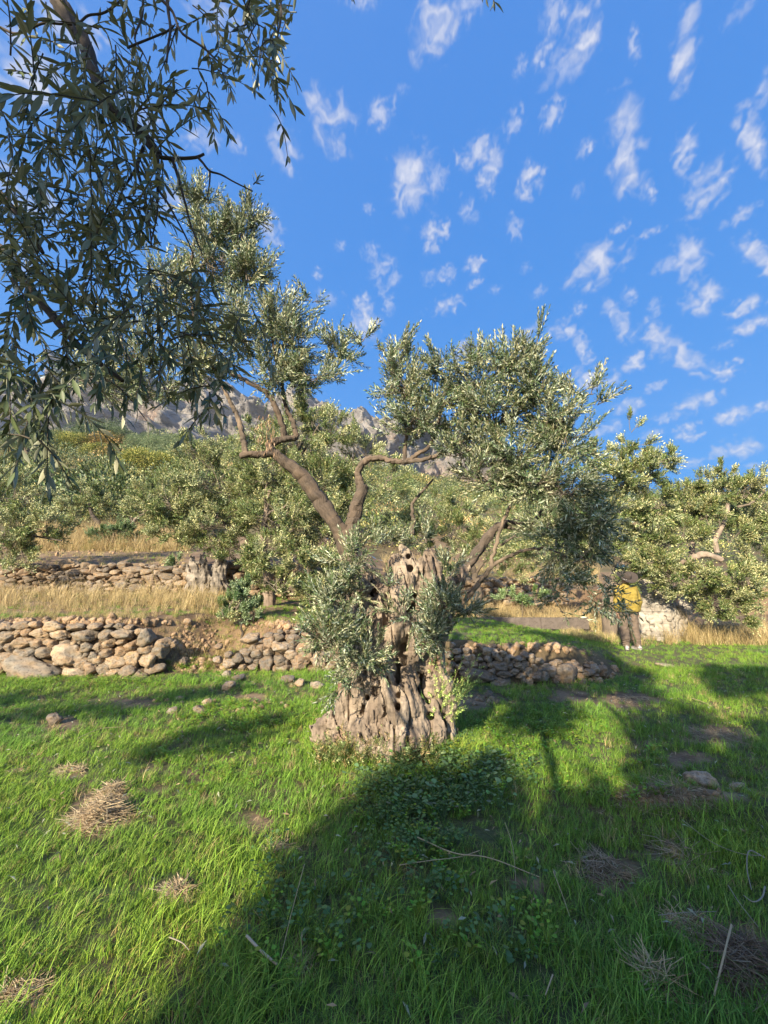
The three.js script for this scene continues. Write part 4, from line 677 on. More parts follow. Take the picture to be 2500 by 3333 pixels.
  const rest = new Mesher(); leaves.slice(300).forEach((L) => shape(rest, L));
  mark(mesh('leaves', rest.geometry(), M.leafBig, overTree), null, null, null, 'stuff');
  console.log('overhead leaves', leaves.length);
}

// ---------------------------------------------------------------- the trees behind
function olive(label, trunk, clumps, seed, shoots = SHOOT_FAR, o = {}) {   // trunk: lists of limbs [[px, py, d] ..., r0, r1]
  const [px, py, d] = trunk[0].pix[0], p = at(px, py, d), t = thing(o.name ?? 'olive_tree', label, o.category ?? 'tree', o.group, V(p.x, heightAt(p.x, d), -d));
  trunk.forEach((q, i) => limb(t, q.name ?? (i ? 'limb' : 'trunk'), i ? q.pix : [V(p.x, heightAt(p.x, d) - 0.15, -d), ...q.pix.slice(1)], q.r0, q.r1, seed * 10 + i, q.base ?? BARK_GREY, q.dark ?? BARK_DARK, i ? 8 : 14, q.amp ?? 0.06));
  crownOf(t, clumps, seed, shoots, M.twig, o.depth ?? 0.9);
  return t;
}
const W1 = 0.011;   // thickness of far thin branches
const far = (o) => ({ per: 22, tip: 0.7, thick: W1, size: 1.0, loose: 0.14, tone: 1.15, tint: [1.14, 1.08, 0.84], ...o });
const stumpTree = olive('leafy olive with a split dark stump for a trunk above the second wall', [
  { pix: [[700, 1900, 12.7], [705, 1850, 12.7], [720, 1800, 12.6], [735, 1740, 12.6]], r0: 0.12, r1: 0.07, base: [0.40, 0.34, 0.27], dark: [0.10, 0.085, 0.07], amp: 0.06, name: 'limb' }, { pix: [[775, 1825, 12.6], [745, 1800, 12.5], [748, 1750, 12.4], [728, 1700, 12.3], [690, 1672, 12.2], [640, 1665, 12.2]], r0: 0.06, r1: 0.025, base: BARK_DARK },
  { pix: [[720, 1690, 12.3], [690, 1660, 12.2], [640, 1640, 12.2], [600, 1600, 12.1]], r0: 0.04, r1: 0.02, base: BARK_DARK }],
  [[560, 1640, 130, 110, 12.2, 900, far()], [680, 1560, 150, 120, 12.4, 1000, far()], [700, 1700, 150, 110, 12.2, 900, far()], [790, 1620, 110, 130, 12.6, 700, far()], [640, 1470, 90, 70, 12.5, 330, far()], [480, 1640, 80, 80, 12.2, 360, far()], [560, 1730, 90, 70, 12, 320, far()], [780, 1800, 90, 70, 12, 330, far()], [720, 1470, 100, 70, 12.8, 330, far()], [840, 1700, 80, 90, 12.4, 300, far()]], 51);
olive('tall pale olive with a slim straight trunk, between the stump and the old hollow tree', [
  { pix: [[880, 1935, 11.6], [872, 1880, 11.6], [866, 1835, 11.6], [856, 1790, 11.6], [862, 1700, 11.6], [880, 1600, 11.6]], r0: 0.17, r1: 0.07, base: [0.42, 0.32, 0.235], dark: [0.22, 0.165, 0.125], amp: 0.05 },
  { pix: [[862, 1720, 11.6], [875, 1670, 11.4], [920, 1655, 11.3], [950, 1620, 11.2]], r0: 0.05, r1: 0.02, base: BARK_PALE }, { pix: [[866, 1660, 11.6], [862, 1610, 11.4], [870, 1570, 11.3]], r0: 0.045, r1: 0.02, base: BARK_PALE }, { pix: [[875, 1600, 11.6], [980, 1480, 11.6], [1040, 1380, 11.6]], r0: 0.06, r1: 0.02 },
  { pix: [[985, 1500, 11.4], [975, 1470, 11.4], [990, 1430, 11.4]], r0: 0.05, r1: 0.03, base: BARK_DARK }],
  [[960, 1440, 150, 120, 11.8, 900, far()], [1060, 1400, 120, 90, 11.8, 500, far()], [880, 1540, 130, 110, 11.6, 800, far()], [1040, 1560, 150, 120, 11.6, 900, far()], [930, 1680, 150, 110, 11.4, 850, far()], [1060, 1720, 120, 120, 11.6, 700, far()], [870, 1790, 110, 90, 11.0, 480, far()], [980, 1840, 120, 90, 11.0, 560, far()], [1080, 1860, 90, 90, 11.2, 380, far()], [1170, 1480, 110, 100, 12, 480, far()], [1160, 1620, 90, 120, 12, 500, far()], [900, 1900, 90, 60, 10.6, 280, far()], [1030, 1950, 80, 60, 10.6, 220, far()], [820, 1400, 70, 50, 12, 140, far()], [1000, 1345, 100, 40, 11.8, 160, far()], [1270, 1560, 70, 80, 12, 260, far()]], 52);
olive('dark olive whose hanging crown fills the left edge above the second wall', [
  { pix: [[-60, 1845, 14.6], [-50, 1760, 14.4], [-20, 1690, 14], [30, 1640, 13.6]], r0: 0.3, r1: 0.08, amp: 0.1 }, { pix: [[-50, 1760, 14.4], [60, 1740, 13], [200, 1760, 12.4]], r0: 0.06, r1: 0.02, base: BARK_DARK }],
  [[60, 1620, 110, 80, 13, 560, far()], [130, 1720, 110, 80, 12.6, 520, far()], [30, 1740, 110, 110, 12.4, 640, far()], [60, 1810, 70, 50, 12.2, 200, far()], [190, 1760, 60, 40, 12.8, 120, far()], [40, 1540, 90, 50, 13.4, 260, far()], [-60, 1640, 120, 120, 13, 400, far()]], 53);
olive('small olive with one leaning dark trunk, above the dry grass on the left slope', [
  { pix: [[330, 1722, 25], [318, 1700, 25], [300, 1676, 25], [290, 1640, 25]], r0: 0.2, r1: 0.08, base: BARK_DARK, amp: 0.05 }], [[250, 1650, 60, 46, 25, 400, far({ size: 1.5 })], [320, 1630, 56, 50, 25, 420, far({ size: 1.5 })], [285, 1600, 50, 36, 25, 260, far({ size: 1.5 })]], 54);
olive('low spreading olive with thin pale forked stems, behind the dark juniper', [
  { pix: [[430, 1715, 21.5], [432, 1702, 21.5], [452, 1680, 21.5], [470, 1672, 21.5]], r0: 0.09, r1: 0.04, base: BARK_PALE, amp: 0.04 }, { pix: [[432, 1700, 21.5], [425, 1680, 21.5], [405, 1664, 21.5]], r0: 0.06, r1: 0.03, base: BARK_PALE, amp: 0.04 }],
  [[450, 1630, 70, 60, 22, 560, far({ size: 1.4 })], [510, 1600, 56, 60, 22, 380, far({ size: 1.4 })], [420, 1650, 36, 34, 22.4, 120, far({ size: 1.4 })]], 55);
olive('olive green round tree with a dark trunk, on the slope above the pale forked olive', [
  { pix: [[382, 1680, 34], [383, 1650, 34], [392, 1610, 34]], r0: 0.22, r1: 0.1, base: BARK_DARK, amp: 0.04 }], [[395, 1585, 66, 46, 34, 520, far({ size: 2, tint: [0.95, 0.86, 0.5] })], [440, 1570, 50, 40, 35, 320, far({ size: 2, tint: [0.95, 0.86, 0.5] })], [360, 1600, 40, 34, 34, 200, far({ size: 2, tint: [0.95, 0.86, 0.5] })]], 56);
olive('wide dark flat-topped olive on the slope behind the small leaning one', [
  { pix: [[215, 1640, 39], [218, 1600, 39], [225, 1570, 39]], r0: 0.3, r1: 0.12, base: BARK_DARK, amp: 0.04 }], [[170, 1570, 76, 46, 39, 520, far({ size: 2.2, tone: 0.85, tint: [0.72, 0.76, 0.55] })], [250, 1550, 66, 44, 39, 460, far({ size: 2.2, tone: 0.85, tint: [0.72, 0.76, 0.55] })], [210, 1610, 90, 40, 38, 420, far({ size: 2.2, tone: 0.85, tint: [0.72, 0.76, 0.55] })], [110, 1600, 50, 40, 38, 240, far({ size: 2.2 })]], 57);
olive('pale olive behind the right limbs of the old tree, in front of the sunlit wall', [
  { pix: [[1560, 1965, 15.5], [1556, 1910, 15.5], [1540, 1850, 15.5], [1530, 1780, 15.5]], r0: 0.16, r1: 0.08, amp: 0.08 }, { pix: [[1545, 1870, 15.5], [1600, 1800, 15.3], [1680, 1740, 15.2]], r0: 0.07, r1: 0.03 }],
  [[1480, 1740, 110, 90, 15.5, 520, far({ size: 1.15 })], [1600, 1770, 110, 80, 15.3, 480, far({ size: 1.15 })], [1400, 1660, 110, 80, 16, 420, far({ size: 1.15 })], [1520, 1640, 120, 70, 16, 420, far({ size: 1.15 })], [1700, 1720, 110, 90, 15, 460, far({ size: 1.15 })], [1430, 1850, 70, 60, 15, 200, far({ size: 1.15 })], [1650, 1870, 60, 50, 14.8, 130, far({ size: 1.15 })], [1770, 1800, 110, 80, 15, 360, far({ size: 1.15 })], [1380, 1760, 60, 80, 16, 240, far({ size: 1.15 })], [1300, 1690, 80, 70, 16.5, 240, far({ size: 1.15 })]], 58);
olive('silvery olive left of the swollen pale trunk and behind the person', [
  { pix: [[1985, 2010, 12.8], [1990, 1930, 12.6], [2040, 1830, 12.3], [2090, 1790, 12], [2098, 1745, 12]], r0: 0.26, r1: 0.1, base: BARK_PALE, amp: 0.08 }, { pix: [[2098, 1760, 12], [2080, 1740, 12]], r0: 0.06, r1: 0.04, base: BARK_PALE }, { pix: [[2098, 1760, 12], [2118, 1742, 12]], r0: 0.05, r1: 0.03, base: BARK_PALE }],
  [[1990, 1560, 110, 80, 10.6, 520, far()], [2090, 1540, 100, 80, 10.8, 480, far()], [2160, 1500, 60, 50, 11, 200, far()], [2010, 1660, 120, 80, 11, 560, far()], [2130, 1640, 90, 80, 11, 440, far()], [1940, 1480, 70, 40, 10.4, 170, far()], [2060, 1455, 90, 30, 10.8, 150, far()], [1960, 1750, 90, 90, 11.5, 460, far()], [2110, 1720, 80, 60, 11.4, 300, far()], [2200, 1480, 26, 26, 11, 36, far({ up: 1 })], [2050, 1390, 30, 40, 10.6, 26, far({ up: 1.2 })]], 59);
// the great olive at the right: a swollen pale trunk
{
  const d = 12.3, b = at(2150, 2058, d), t = thing('olive_tree', 'great bushy olive with a swollen pale grey trunk behind the person', 'tree', null, V(b.x, heightAt(b.x, d), -d));
  const L = (px, py, dd) => { const p = at(px, py, d + dd); return [p.x, p.y, p.z]; };
  const ropes = [[[2150, 2075, -0.1, 0.45], [2140, 2000, 0, 0.46], [2110, 1930, 0.1, 0.42], [2060, 1880, 0.2, 0.34], [2040, 1840, 0.3, 0.2]], [[2195, 2075, 0, 0.3], [2180, 2000, 0.05, 0.32], [2150, 1930, 0.1, 0.3], [2110, 1880, 0.1, 0.26]], [[2100, 2070, 0, 0.26], [2105, 2010, -0.05, 0.28], [2085, 1950, 0, 0.26]], [[2215, 2050, 0.3, 0.16], [2222, 1990, 0.3, 0.15], [2240, 1940, 0.3, 0.16], [2260, 1910, 0.3, 0.12]], [[2225, 2000, 0.35, 0.1], [2262, 1960, 0.35, 0.11], [2300, 1925, 0.3, 0.08]]].map((q) => q.map(([x, y, dd, r]) => [L(x, y, dd), r]));
  const field = (x, y, z) => {
    let k = 9; for (const q of ropes) for (let i = 0; i + 1 < q.length; i++) k = smin(k, cap(x, y, z, q[i][0], q[i + 1][0], q[i][1], q[i + 1][1]), 0.1);
    if (Math.abs(k) > 0.3) return k;
    return k + 0.05 - 0.15 * Math.abs(noise(x * 4 + y, y * 1.6, z * 4)) - 0.06 * noise(x * 8, y * 7, z * 8) - 0.04 * noise(x * 18, y * 14, z * 18) + 0.2 * Math.max(0, 0.12 - Math.abs(noise(x * 5 + 7 + y, y * 1.5, z * 5)));
  };
  const lo = L(2030, 2090, 0), hi = L(2310, 1830, 0);
  mesh('trunk', surface(field, [lo[0] - 0.3, lo[1] - 0.2, -d - 1], [hi[0] + 0.2, hi[1] + 0.2, -d + 0.8], 0.034, (x, y, z) => mix3(mix3([0.34, 0.295, 0.24], [0.52, 0.47, 0.39], clamp(0.5 + 1.6 * fbm(x * 3, y * 3, z * 3, 4))), [0.16, 0.12, 0.09], clamp(fbm(x * 8, y * 8, z * 8, 3) * 4 - 0.8) * 0.8)), M.bark, t);
  limb(t, 'limb', [[2150, 1880, 12.2], [2210, 1842, 11.6], [2245, 1822, 11.3], [2285, 1805, 11.2], [2325, 1812, 11.1], [2350, 1822, 11.1]], 0.1, 0.075, 601, [0.44, 0.34, 0.25], [0.3, 0.23, 0.17]);
  limb(t, 'limb', [[2335, 1800, 11.6], [2328, 1760, 11.6], [2345, 1725, 11.6], [2365, 1680, 11.7], [2370, 1640, 11.8]], 0.08, 0.05, 602, [0.42, 0.33, 0.25], [0.28, 0.22, 0.17]);
  limb(t, 'limb', [[2250, 1840, 11.9], [2252, 1790, 11.9], [2258, 1760, 12]], 0.09, 0.06, 603, [0.36, 0.28, 0.21], [0.2, 0.15, 0.12]);
  limb(t, 'limb', [[2255, 1950, 12.5], [2310, 1900, 12.2], [2340, 1870, 12]], 0.1, 0.05, 604, BARK_DARK);
  limb(t, 'limb', [[2400, 1650, 12], [2440, 1640, 11.9], [2490, 1600, 11.9]], 0.04, 0.02, 605, [0.3, 0.24, 0.17]);
  const F = (o) => far({ size: 0.92, tint: [1.12, 1.05, 0.8], ...o });
  crownOf(t, [[2310, 1590, 90, 60, 12, 460, F()], [2400, 1600, 90, 60, 12.2, 420, F()], [2300, 1680, 80, 70, 11.6, 420, F()], [2470, 1590, 70, 60, 12.4, 300, F()], [2240, 1640, 70, 70, 11.8, 340, F()], [2230, 1740, 80, 60, 11.5, 340, F()], [2390, 1740, 60, 60, 11.5, 240, F()], [2120, 1830, 100, 60, 11.2, 520, F()], [2190, 1880, 90, 50, 11, 420, F()], [2280, 1890, 80, 60, 11, 380, F()], [2370, 1880, 100, 60, 11, 460, F()], [2060, 1880, 50, 34, 11.2, 130, F()], [2340, 1960, 110, 60, 11.2, 480, F()], [2440, 1930, 90, 80, 11.4, 460, F()], [2400, 2010, 70, 34, 11.2, 180, F()], [2470, 1830, 80, 80, 11.4, 380, F()], [2450, 1720, 80, 70, 12.6, 320, F()], [2150, 1770, 70, 50, 11.4, 240, F()], [2350, 1535, 60, 26, 12, 110, F({ up: 1 })], [2460, 1690, 90, 110, 13.2, 460, F({ tone: 0.8 })], [2210, 1930, 60, 24, 11, 80, F()], [2510, 1640, 60, 80, 12, 240, F()], [2230, 1590, 60, 40, 12, 150, F()]], 60, SHOOT_FAR);
}

function gnarl(parent, ropesPx, d, cell, pale, dark, amp) {   // a trunk of fused stems
  const ropes = ropesPx.map((q) => q.map(([x, y, dd, r]) => { const p = at(x, y, d + dd); return [[p.x, p.y, p.z], r]; })), all = ropes.flat();
  const lo = [0, 1, 2].map((k) => Math.min(...all.map((q) => q[0][k] - q[1])) - 0.1), hi = [0, 1, 2].map((k) => Math.max(...all.map((q) => q[0][k] + q[1])) + 0.1);
  const field = (x, y, z) => {
    let k = 9; for (const q of ropes) for (let i = 0; i + 1 < q.length; i++) k = smin(k, cap(x, y, z, q[i][0], q[i + 1][0], q[i][1], q[i + 1][1]), 0.06);
    return Math.abs(k) > 0.25 ? k : k + 0.03 - amp * Math.abs(noise(x * 6 + y, y * 2, z * 6)) - amp * 0.5 * noise(x * 12, y * 7, z * 12) + 0.3 * Math.max(0, 0.14 - Math.abs(noise(x * 5 + y, y * 1.4, z * 5)));
  };
  return mesh('trunk', surface(field, lo, hi, cell, (x, y, z) => mix3(dark, pale, clamp(0.6 + 1.8 * fbm(x * 5, y * 4, z * 5, 4)))), M.bark, parent);
}
gnarl(stumpTree, [[[640, 1945, 0, 0.2], [645, 1890, 0, 0.17], [632, 1840, 0, 0.12], [625, 1815, 0, 0.07]], [[668, 1945, -0.1, 0.16], [668, 1880, -0.05, 0.14], [665, 1830, 0, 0.1], [660, 1805, 0, 0.06]], [[708, 1945, -0.15, 0.19], [705, 1890, -0.1, 0.16], [715, 1830, -0.05, 0.12], [728, 1780, -0.05, 0.09]], [[735, 1940, 0, 0.13], [722, 1880, 0, 0.12], [735, 1830, 0, 0.09]], [[610, 1940, 0.05, 0.12], [620, 1880, 0.05, 0.1], [608, 1840, 0.05, 0.06]], [[680, 1930, 0.2, 0.2], [685, 1850, 0.2, 0.14]]], 12.8, 0.034, [0.42, 0.36, 0.29], [0.12, 0.1, 0.08], 0.1);
// shrubs
olive('dark green juniper-like bush among the dry grass on the left slope', [{ pix: [[370, 1770, 20.3], [370, 1750, 20.3], [372, 1735, 20.3]], r0: 0.08, r1: 0.04, base: BARK_DARK, name: 'stem' }], [[330, 1748, 50, 34, 20.2, 420, far({ size: 1.1, tint: [0.55, 0.72, 0.5] })], [400, 1735, 56, 42, 20.3, 520, far({ size: 1.1, tint: [0.55, 0.72, 0.5] })], [440, 1755, 36, 28, 20.2, 220, far({ size: 1.1, tint: [0.6, 0.75, 0.5] })]], 61, SHOOT_FAR, { name: 'juniper_bush', category: 'bush' });
olive('grey-green upright shrub at the top of the dirt ramp', [{ pix: [[790, 2030, 9.4], [788, 1990, 9.4], [784, 1950, 9.4]], r0: 0.03, r1: 0.012, base: BARK_DARK, name: 'stem' }], [[770, 1970, 56, 70, 9.4, 420, far({ size: 0.72, up: 1, tint: [0.8, 0.95, 0.8] })], [830, 2000, 50, 50, 9.5, 240, far({ size: 0.72, up: 1, tint: [0.9, 1, 0.8] })], [790, 1910, 40, 36, 9.4, 130, far({ size: 0.72, up: 1, tint: [0.85, 0.95, 0.8] })], [740, 1990, 36, 40, 9.3, 110, far({ size: 0.72, up: 1 })]], 62, SHOOT_FAR, { name: 'shrub', category: 'shrub' });
olive('small grey-green bush beside the dark stump on the second wall', [{ pix: [[570, 1870, 13.6], [570, 1850, 13.6], [572, 1838, 13.6]], r0: 0.03, r1: 0.014, base: BARK_DARK, name: 'stem' }], [[575, 1838, 34, 28, 13.4, 150, far({ size: 0.9, up: 1, tint: [0.9, 1.05, 0.9] })]], 63, SHOOT_FAR, { name: 'shrub', category: 'shrub' });
olive('low green shrub under the pale olive beside the concrete kerb', [{ pix: [[1700, 1985, 14.7], [1700, 1970, 14.7], [1702, 1955, 14.7]], r0: 0.03, r1: 0.014, base: BARK_DARK, name: 'stem' }], [[1660, 1950, 60, 26, 14.8, 190, far({ size: 0.9, tint: [0.8, 1, 0.7] })], [1730, 1945, 60, 28, 14.8, 190, far({ size: 0.9, tint: [0.8, 1, 0.7] })]], 64, SHOOT_FAR, { name: 'shrub', category: 'shrub' });
{ // thin yellow-green suckers right of the old trunk
  const b = groundUnder(1430, 2410), t = thing('sucker_shrub', 'spindly yellow-green shrub of thin upright shoots against the right side of the old trunk', 'shrub', null, b), r = rng(65), stems = new Mesher(), mats = [], tints = [];
  for (let i = 0; i < 46; i++) {
    const p0 = onGround(b.x + (r() - 0.5) * 0.35, -b.z + (r() - 0.4) * 0.3), e = at(1395 + r() * 165, 2130 + r() * 190, 4.15 + r() * 0.5), mid = p0.clone().lerp(e, 0.5).add(V((r() - 0.7) * 0.08, 0.06, 0)), pts = smooth([p0, mid, e], 8);
    stems.tube(pts, (q) => lerp(0.0035, 0.0012, q), r() < 0.35 ? [0.36, 0.28, 0.16] : [0.22, 0.26, 0.08], 4, 0, 0, false);
    for (let k = 2; k <= 8; k++) { mats.push(place(pts[k], pts[k].clone().sub(pts[k - 1]).addScaledVector(rand3(r), 0.05).normalize(), r() * 6, 0.35 + r() * 0.25)); const q = 0.9 + r() * 0.6; tints.push([1.7 * q, 1.9 * q, 0.9 * q]); }
  }
  mesh('stems', stems.geometry(), M.twig, t); copies('foliage', SHOOT[2], M.leaf, mats, tints, t);
}

// ---------------------------------------------------------------- the scrub-covered hillside
const tuftOf = (seed, n, leaf, up = 0.2) => { const m = new Mesher(), r = rng(seed); for (let i = 0; i < n; i++) { const v = rand3(r), k = 0.45 + 0.55 * Math.cbrt(r()); v.normalize().multiplyScalar(k); if (v.y < -0.5) v.y *= -0.6; const dd = v.clone().normalize().add(V(0, up, 0)).addScaledVector(rand3(r), 0.7).normalize(), n0 = rand3(r); n0.addScaledVector(dd, -n0.dot(dd)).normalize(); const tone = 0.75 + r() * 0.6, c = r() < 0.3 ? LEAF_UNDER : LEAF_TOP; addLeaf(m, V(v.x, v.y * 0.8 + 0.3, v.z), dd, n0, leaf * (0.7 + 0.6 * r()), leaf * 0.42, c.map((q) => q * tone), 0.1); } return m.geometry(); };
const TUFT = [tuftOf(1, 620, 0.105), tuftOf(2, 560, 0.115)];
{
  const r = rng(71), lists = [[], []], tints = [[], []];
  const greens = [[0.8, 0.75, 0.55], [1.0, 0.88, 0.5], [0.62, 0.66, 0.45], [0.9, 0.88, 0.66], [1.1, 0.9, 0.45]];
  for (let i = 0; i < 4200; i++) {
    const d = 27 + 200 * Math.pow(r(), 1.25), px = -420 + r() * 3300, q = at(px, 1600, d), x = q.x, n = fbm(x * 0.05, d * 0.05, 12, 3);
    if (n < (d < 75 ? 0.02 : -0.08) && r() < 0.8) continue;
    const s = (0.7 + 2.2 * r() * r()) * (0.85 + d / 130), p = onGround(x, d, s * 0.15), k = i % 2, t = greens[Math.floor(r() * greens.length)], b = 0.55 + r() * 0.75, dry = n < 0.0 && r() < 0.16;
    lists[k].push(place(p, V((r() - 0.5) * 0.3, 1, (r() - 0.5) * 0.3).normalize(), r() * 6.28, s * 1.15, s * (0.75 + 0.4 * r()))); tints[k].push(dry ? [1.9 * b, 1.15 * b, 0.7 * b] : t.map((c) => c * b));
  }
  for (const k of [0, 1]) mark(copies('scrub', TUFT[k], M.leaf, lists[k], tints[k]), 'olive green scrub covering the hillside below the mountain');
  // trees and bushes that stand out from the scrub: one of each kind, the others copies
  const hillTree = (name, label, tint, seed, w, h, trunk) => {
    const t = thing(name, label, 'tree', 'trees standing out on the hillside'), rr = rng(seed), mats = [], cs = [];
    for (let i = 0; i < 46; i++) { const v = rand3(rr); mats.push(place(V(v.x * w, h + v.y * h * 0.5, v.z * w), V(v.x, 0.8, v.z).normalize(), rr() * 6, 0.55 + rr() * 0.45)); const b = 0.75 + rr() * 0.5; cs.push(tint.map((c) => c * b)); }
    if (trunk) { const m = new Mesher(); m.tube(smooth([V(0, -0.5, 0), V(0.2, 0.6, 0), V(0, 1.6, 0.1)], 8), (q) => lerp(0.3, 0.14, q), BARK_GREY, 8, 0.2, seed); m.tube(smooth([V(0.1, 0.8, 0), V(0.7, 1.6, 0), V(1.3, 2.2, 0.1)], 8), (q) => lerp(0.16, 0.07, q), BARK_PALE, 6, 0.2, seed); mesh('trunk', m.geometry(true), M.bark, t); }
    copies('foliage', TUFT[seed % 2], M.leaf, mats, cs, t); return t;
  };
  const proto = [hillTree('hillside_tree', 'x', [0.55, 0.6, 0.42], 1, 2.4, 2.6, true), hillTree('hillside_tree', 'x', [0.9, 0.9, 0.66], 2, 2.3, 2.2, true), hillTree('hillside_bush', 'x', [1.7, 1.02, 0.62], 3, 1.1, 0.8, false), hillTree('hillside_bush', 'x', [1.3, 1.05, 0.4], 4, 1.6, 1.1, false)];
  const used = [0, 0, 0, 0];
  for (const [px, py, kind, s, label] of [
    [325, 1482, 0, 1.3, 'dark round tree with a pale fork, high on the hillside left of the orange bush'], [275, 1478, 0, 1.1, 'dark tree left of the one with the pale fork on the hillside'], [395, 1492, 0, 1.0, 'dark green tree just right of the orange bush on the hillside'], [455, 1500, 1, 1.0, 'grey-green tree on the hillside below the brown rocks'],
    [520, 1510, 1, 1.1, 'broad grey-green tree at the right of the open hillside'], [580, 1490, 1, 1.0, 'pale grey-green tree nearest the middle olives on the hillside'], [180, 1490, 0, 1.0, 'dark green tree on the left of the hillside, beside yellow bushes'],
    [352, 1492, 2, 1.9, 'largest orange bush on the hillside'], [302, 1508, 2, 1.2, 'small orange bush below the dark tree with the pale fork'], [400, 1486, 2, 1.1, 'small orange bush right of the largest orange bush'], [370, 1522, 2, 1.5, 'brown-orange bush below the largest orange bush'], [470, 1530, 2, 1.4, 'pale orange bush at the right end of the orange patch'], [280, 1512, 2, 1.0, 'lowest left orange bush of the orange patch'], [425, 1518, 2, 1.0, 'orange bush in the middle of the orange patch'],
    [190, 1640, 2, 0.9, 'rust red bush in shade under the wide dark olive'], [250, 1492, 3, 1.5, 'yellow-green bush left of the orange patch'], [200, 1480, 3, 1.4, 'yellow-green bush beside the dark left tree'], [335, 1515, 3, 1.3, 'yellow-green bush inside the orange patch'], [470, 1570, 3, 2.0, 'broad olive yellow bush below the orange patch'], [560, 1545, 1, 1.2, 'grey-green tree low on the hillside beside the middle olive'], [90, 1500, 0, 1.2, 'dark tree at the left edge of the hillside'], [500, 1490, 0, 0.9, 'small dark tree below the cliff foot, by the brown rocks'], [545, 1500, 0, 0.8, 'small dark tree right of the brown rocks']]) {
    const p = groundUnder(px, py), o = used[kind]++ ? proto[kind].clone() : proto[kind];
    if (used[kind] > 1) { o.name = numbered(kind < 2 ? 'hillside_tree' : 'hillside_bush'); scene.add(o); }
    o.position.copy(p); o.rotation.y = r() * 6; const k = s * clamp(-p.z / 62, 0.6, 2); o.scale.set(k, k, k); mark(o, label, kind < 2 ? 'tree' : 'bush', kind < 2 ? 'trees standing out on the hillside' : 'bushes standing out on the hillside');
  }
  for (const [px, py, a, label] of [[440, 1458, 26, 'broad brown rock outcrop at the top of the hillside'], [592, 1462, 14, 'pale brown boulder at the top right of the hillside'], [470, 1462, 12, 'small brown rock right of the broad outcrop'], [620, 1470, 16, 'brown rock beside the pale boulder at the top of the hillside']]) { const p = groundUnder(px, py), s = scaleAt(py, -p.z); mark(rock(scene, 'hillside_rock', p, a * s, a * s * 0.5, a * s * 0.7, r, [WARM[1], WARM[4]]), label, 'rock'); }
}

// ---------------------------------------------------------------- concrete kerb along the back of the right terrace
{
  const shape = new THREE.Shape(); shape.moveTo(-0.09, -0.1); shape.lineTo(0.09, -0.1); shape.lineTo(0.09, 0.235); shape.lineTo(0.075, 0.25); shape.lineTo(-0.075, 0.25); shape.lineTo(-0.09, 0.235);
  const mat = new THREE.MeshStandardMaterial({ color: new THREE.Color().setRGB(0.17, 0.14, 0.12), map: rockTex, bumpMap: grainTex, bumpScale: 0.01, roughness: 0.95 });
  for (const [x0, x1, d, label] of [[1.9, 6.4, 13.9, 'long low concrete kerb along the back of the grassy terrace'], [9.2, 13.5, 14.2, 'dark shaded concrete kerb behind the arching dry grass at the right']]) {
    const p = V((x0 + x1) / 2, heightAt((x0 + x1) / 2, d), -d), t = thing('kerb', label, 'kerb', null, p);
    for (let x = x0; x < x1 - 0.1; x += 1.5) { const L = Math.min(1.5, x1 - x) - 0.012, g = new THREE.ExtrudeGeometry(shape, { depth: L, bevelEnabled: false }); g.rotateY(Math.PI / 2); const o = new THREE.Mesh(g, mat); o.name = 'segment'; o.castShadow = o.receiveShadow = true; o.position.set(x - p.x, 0.01 * noise(x, 3), 0); t.add(o); }
  }
}

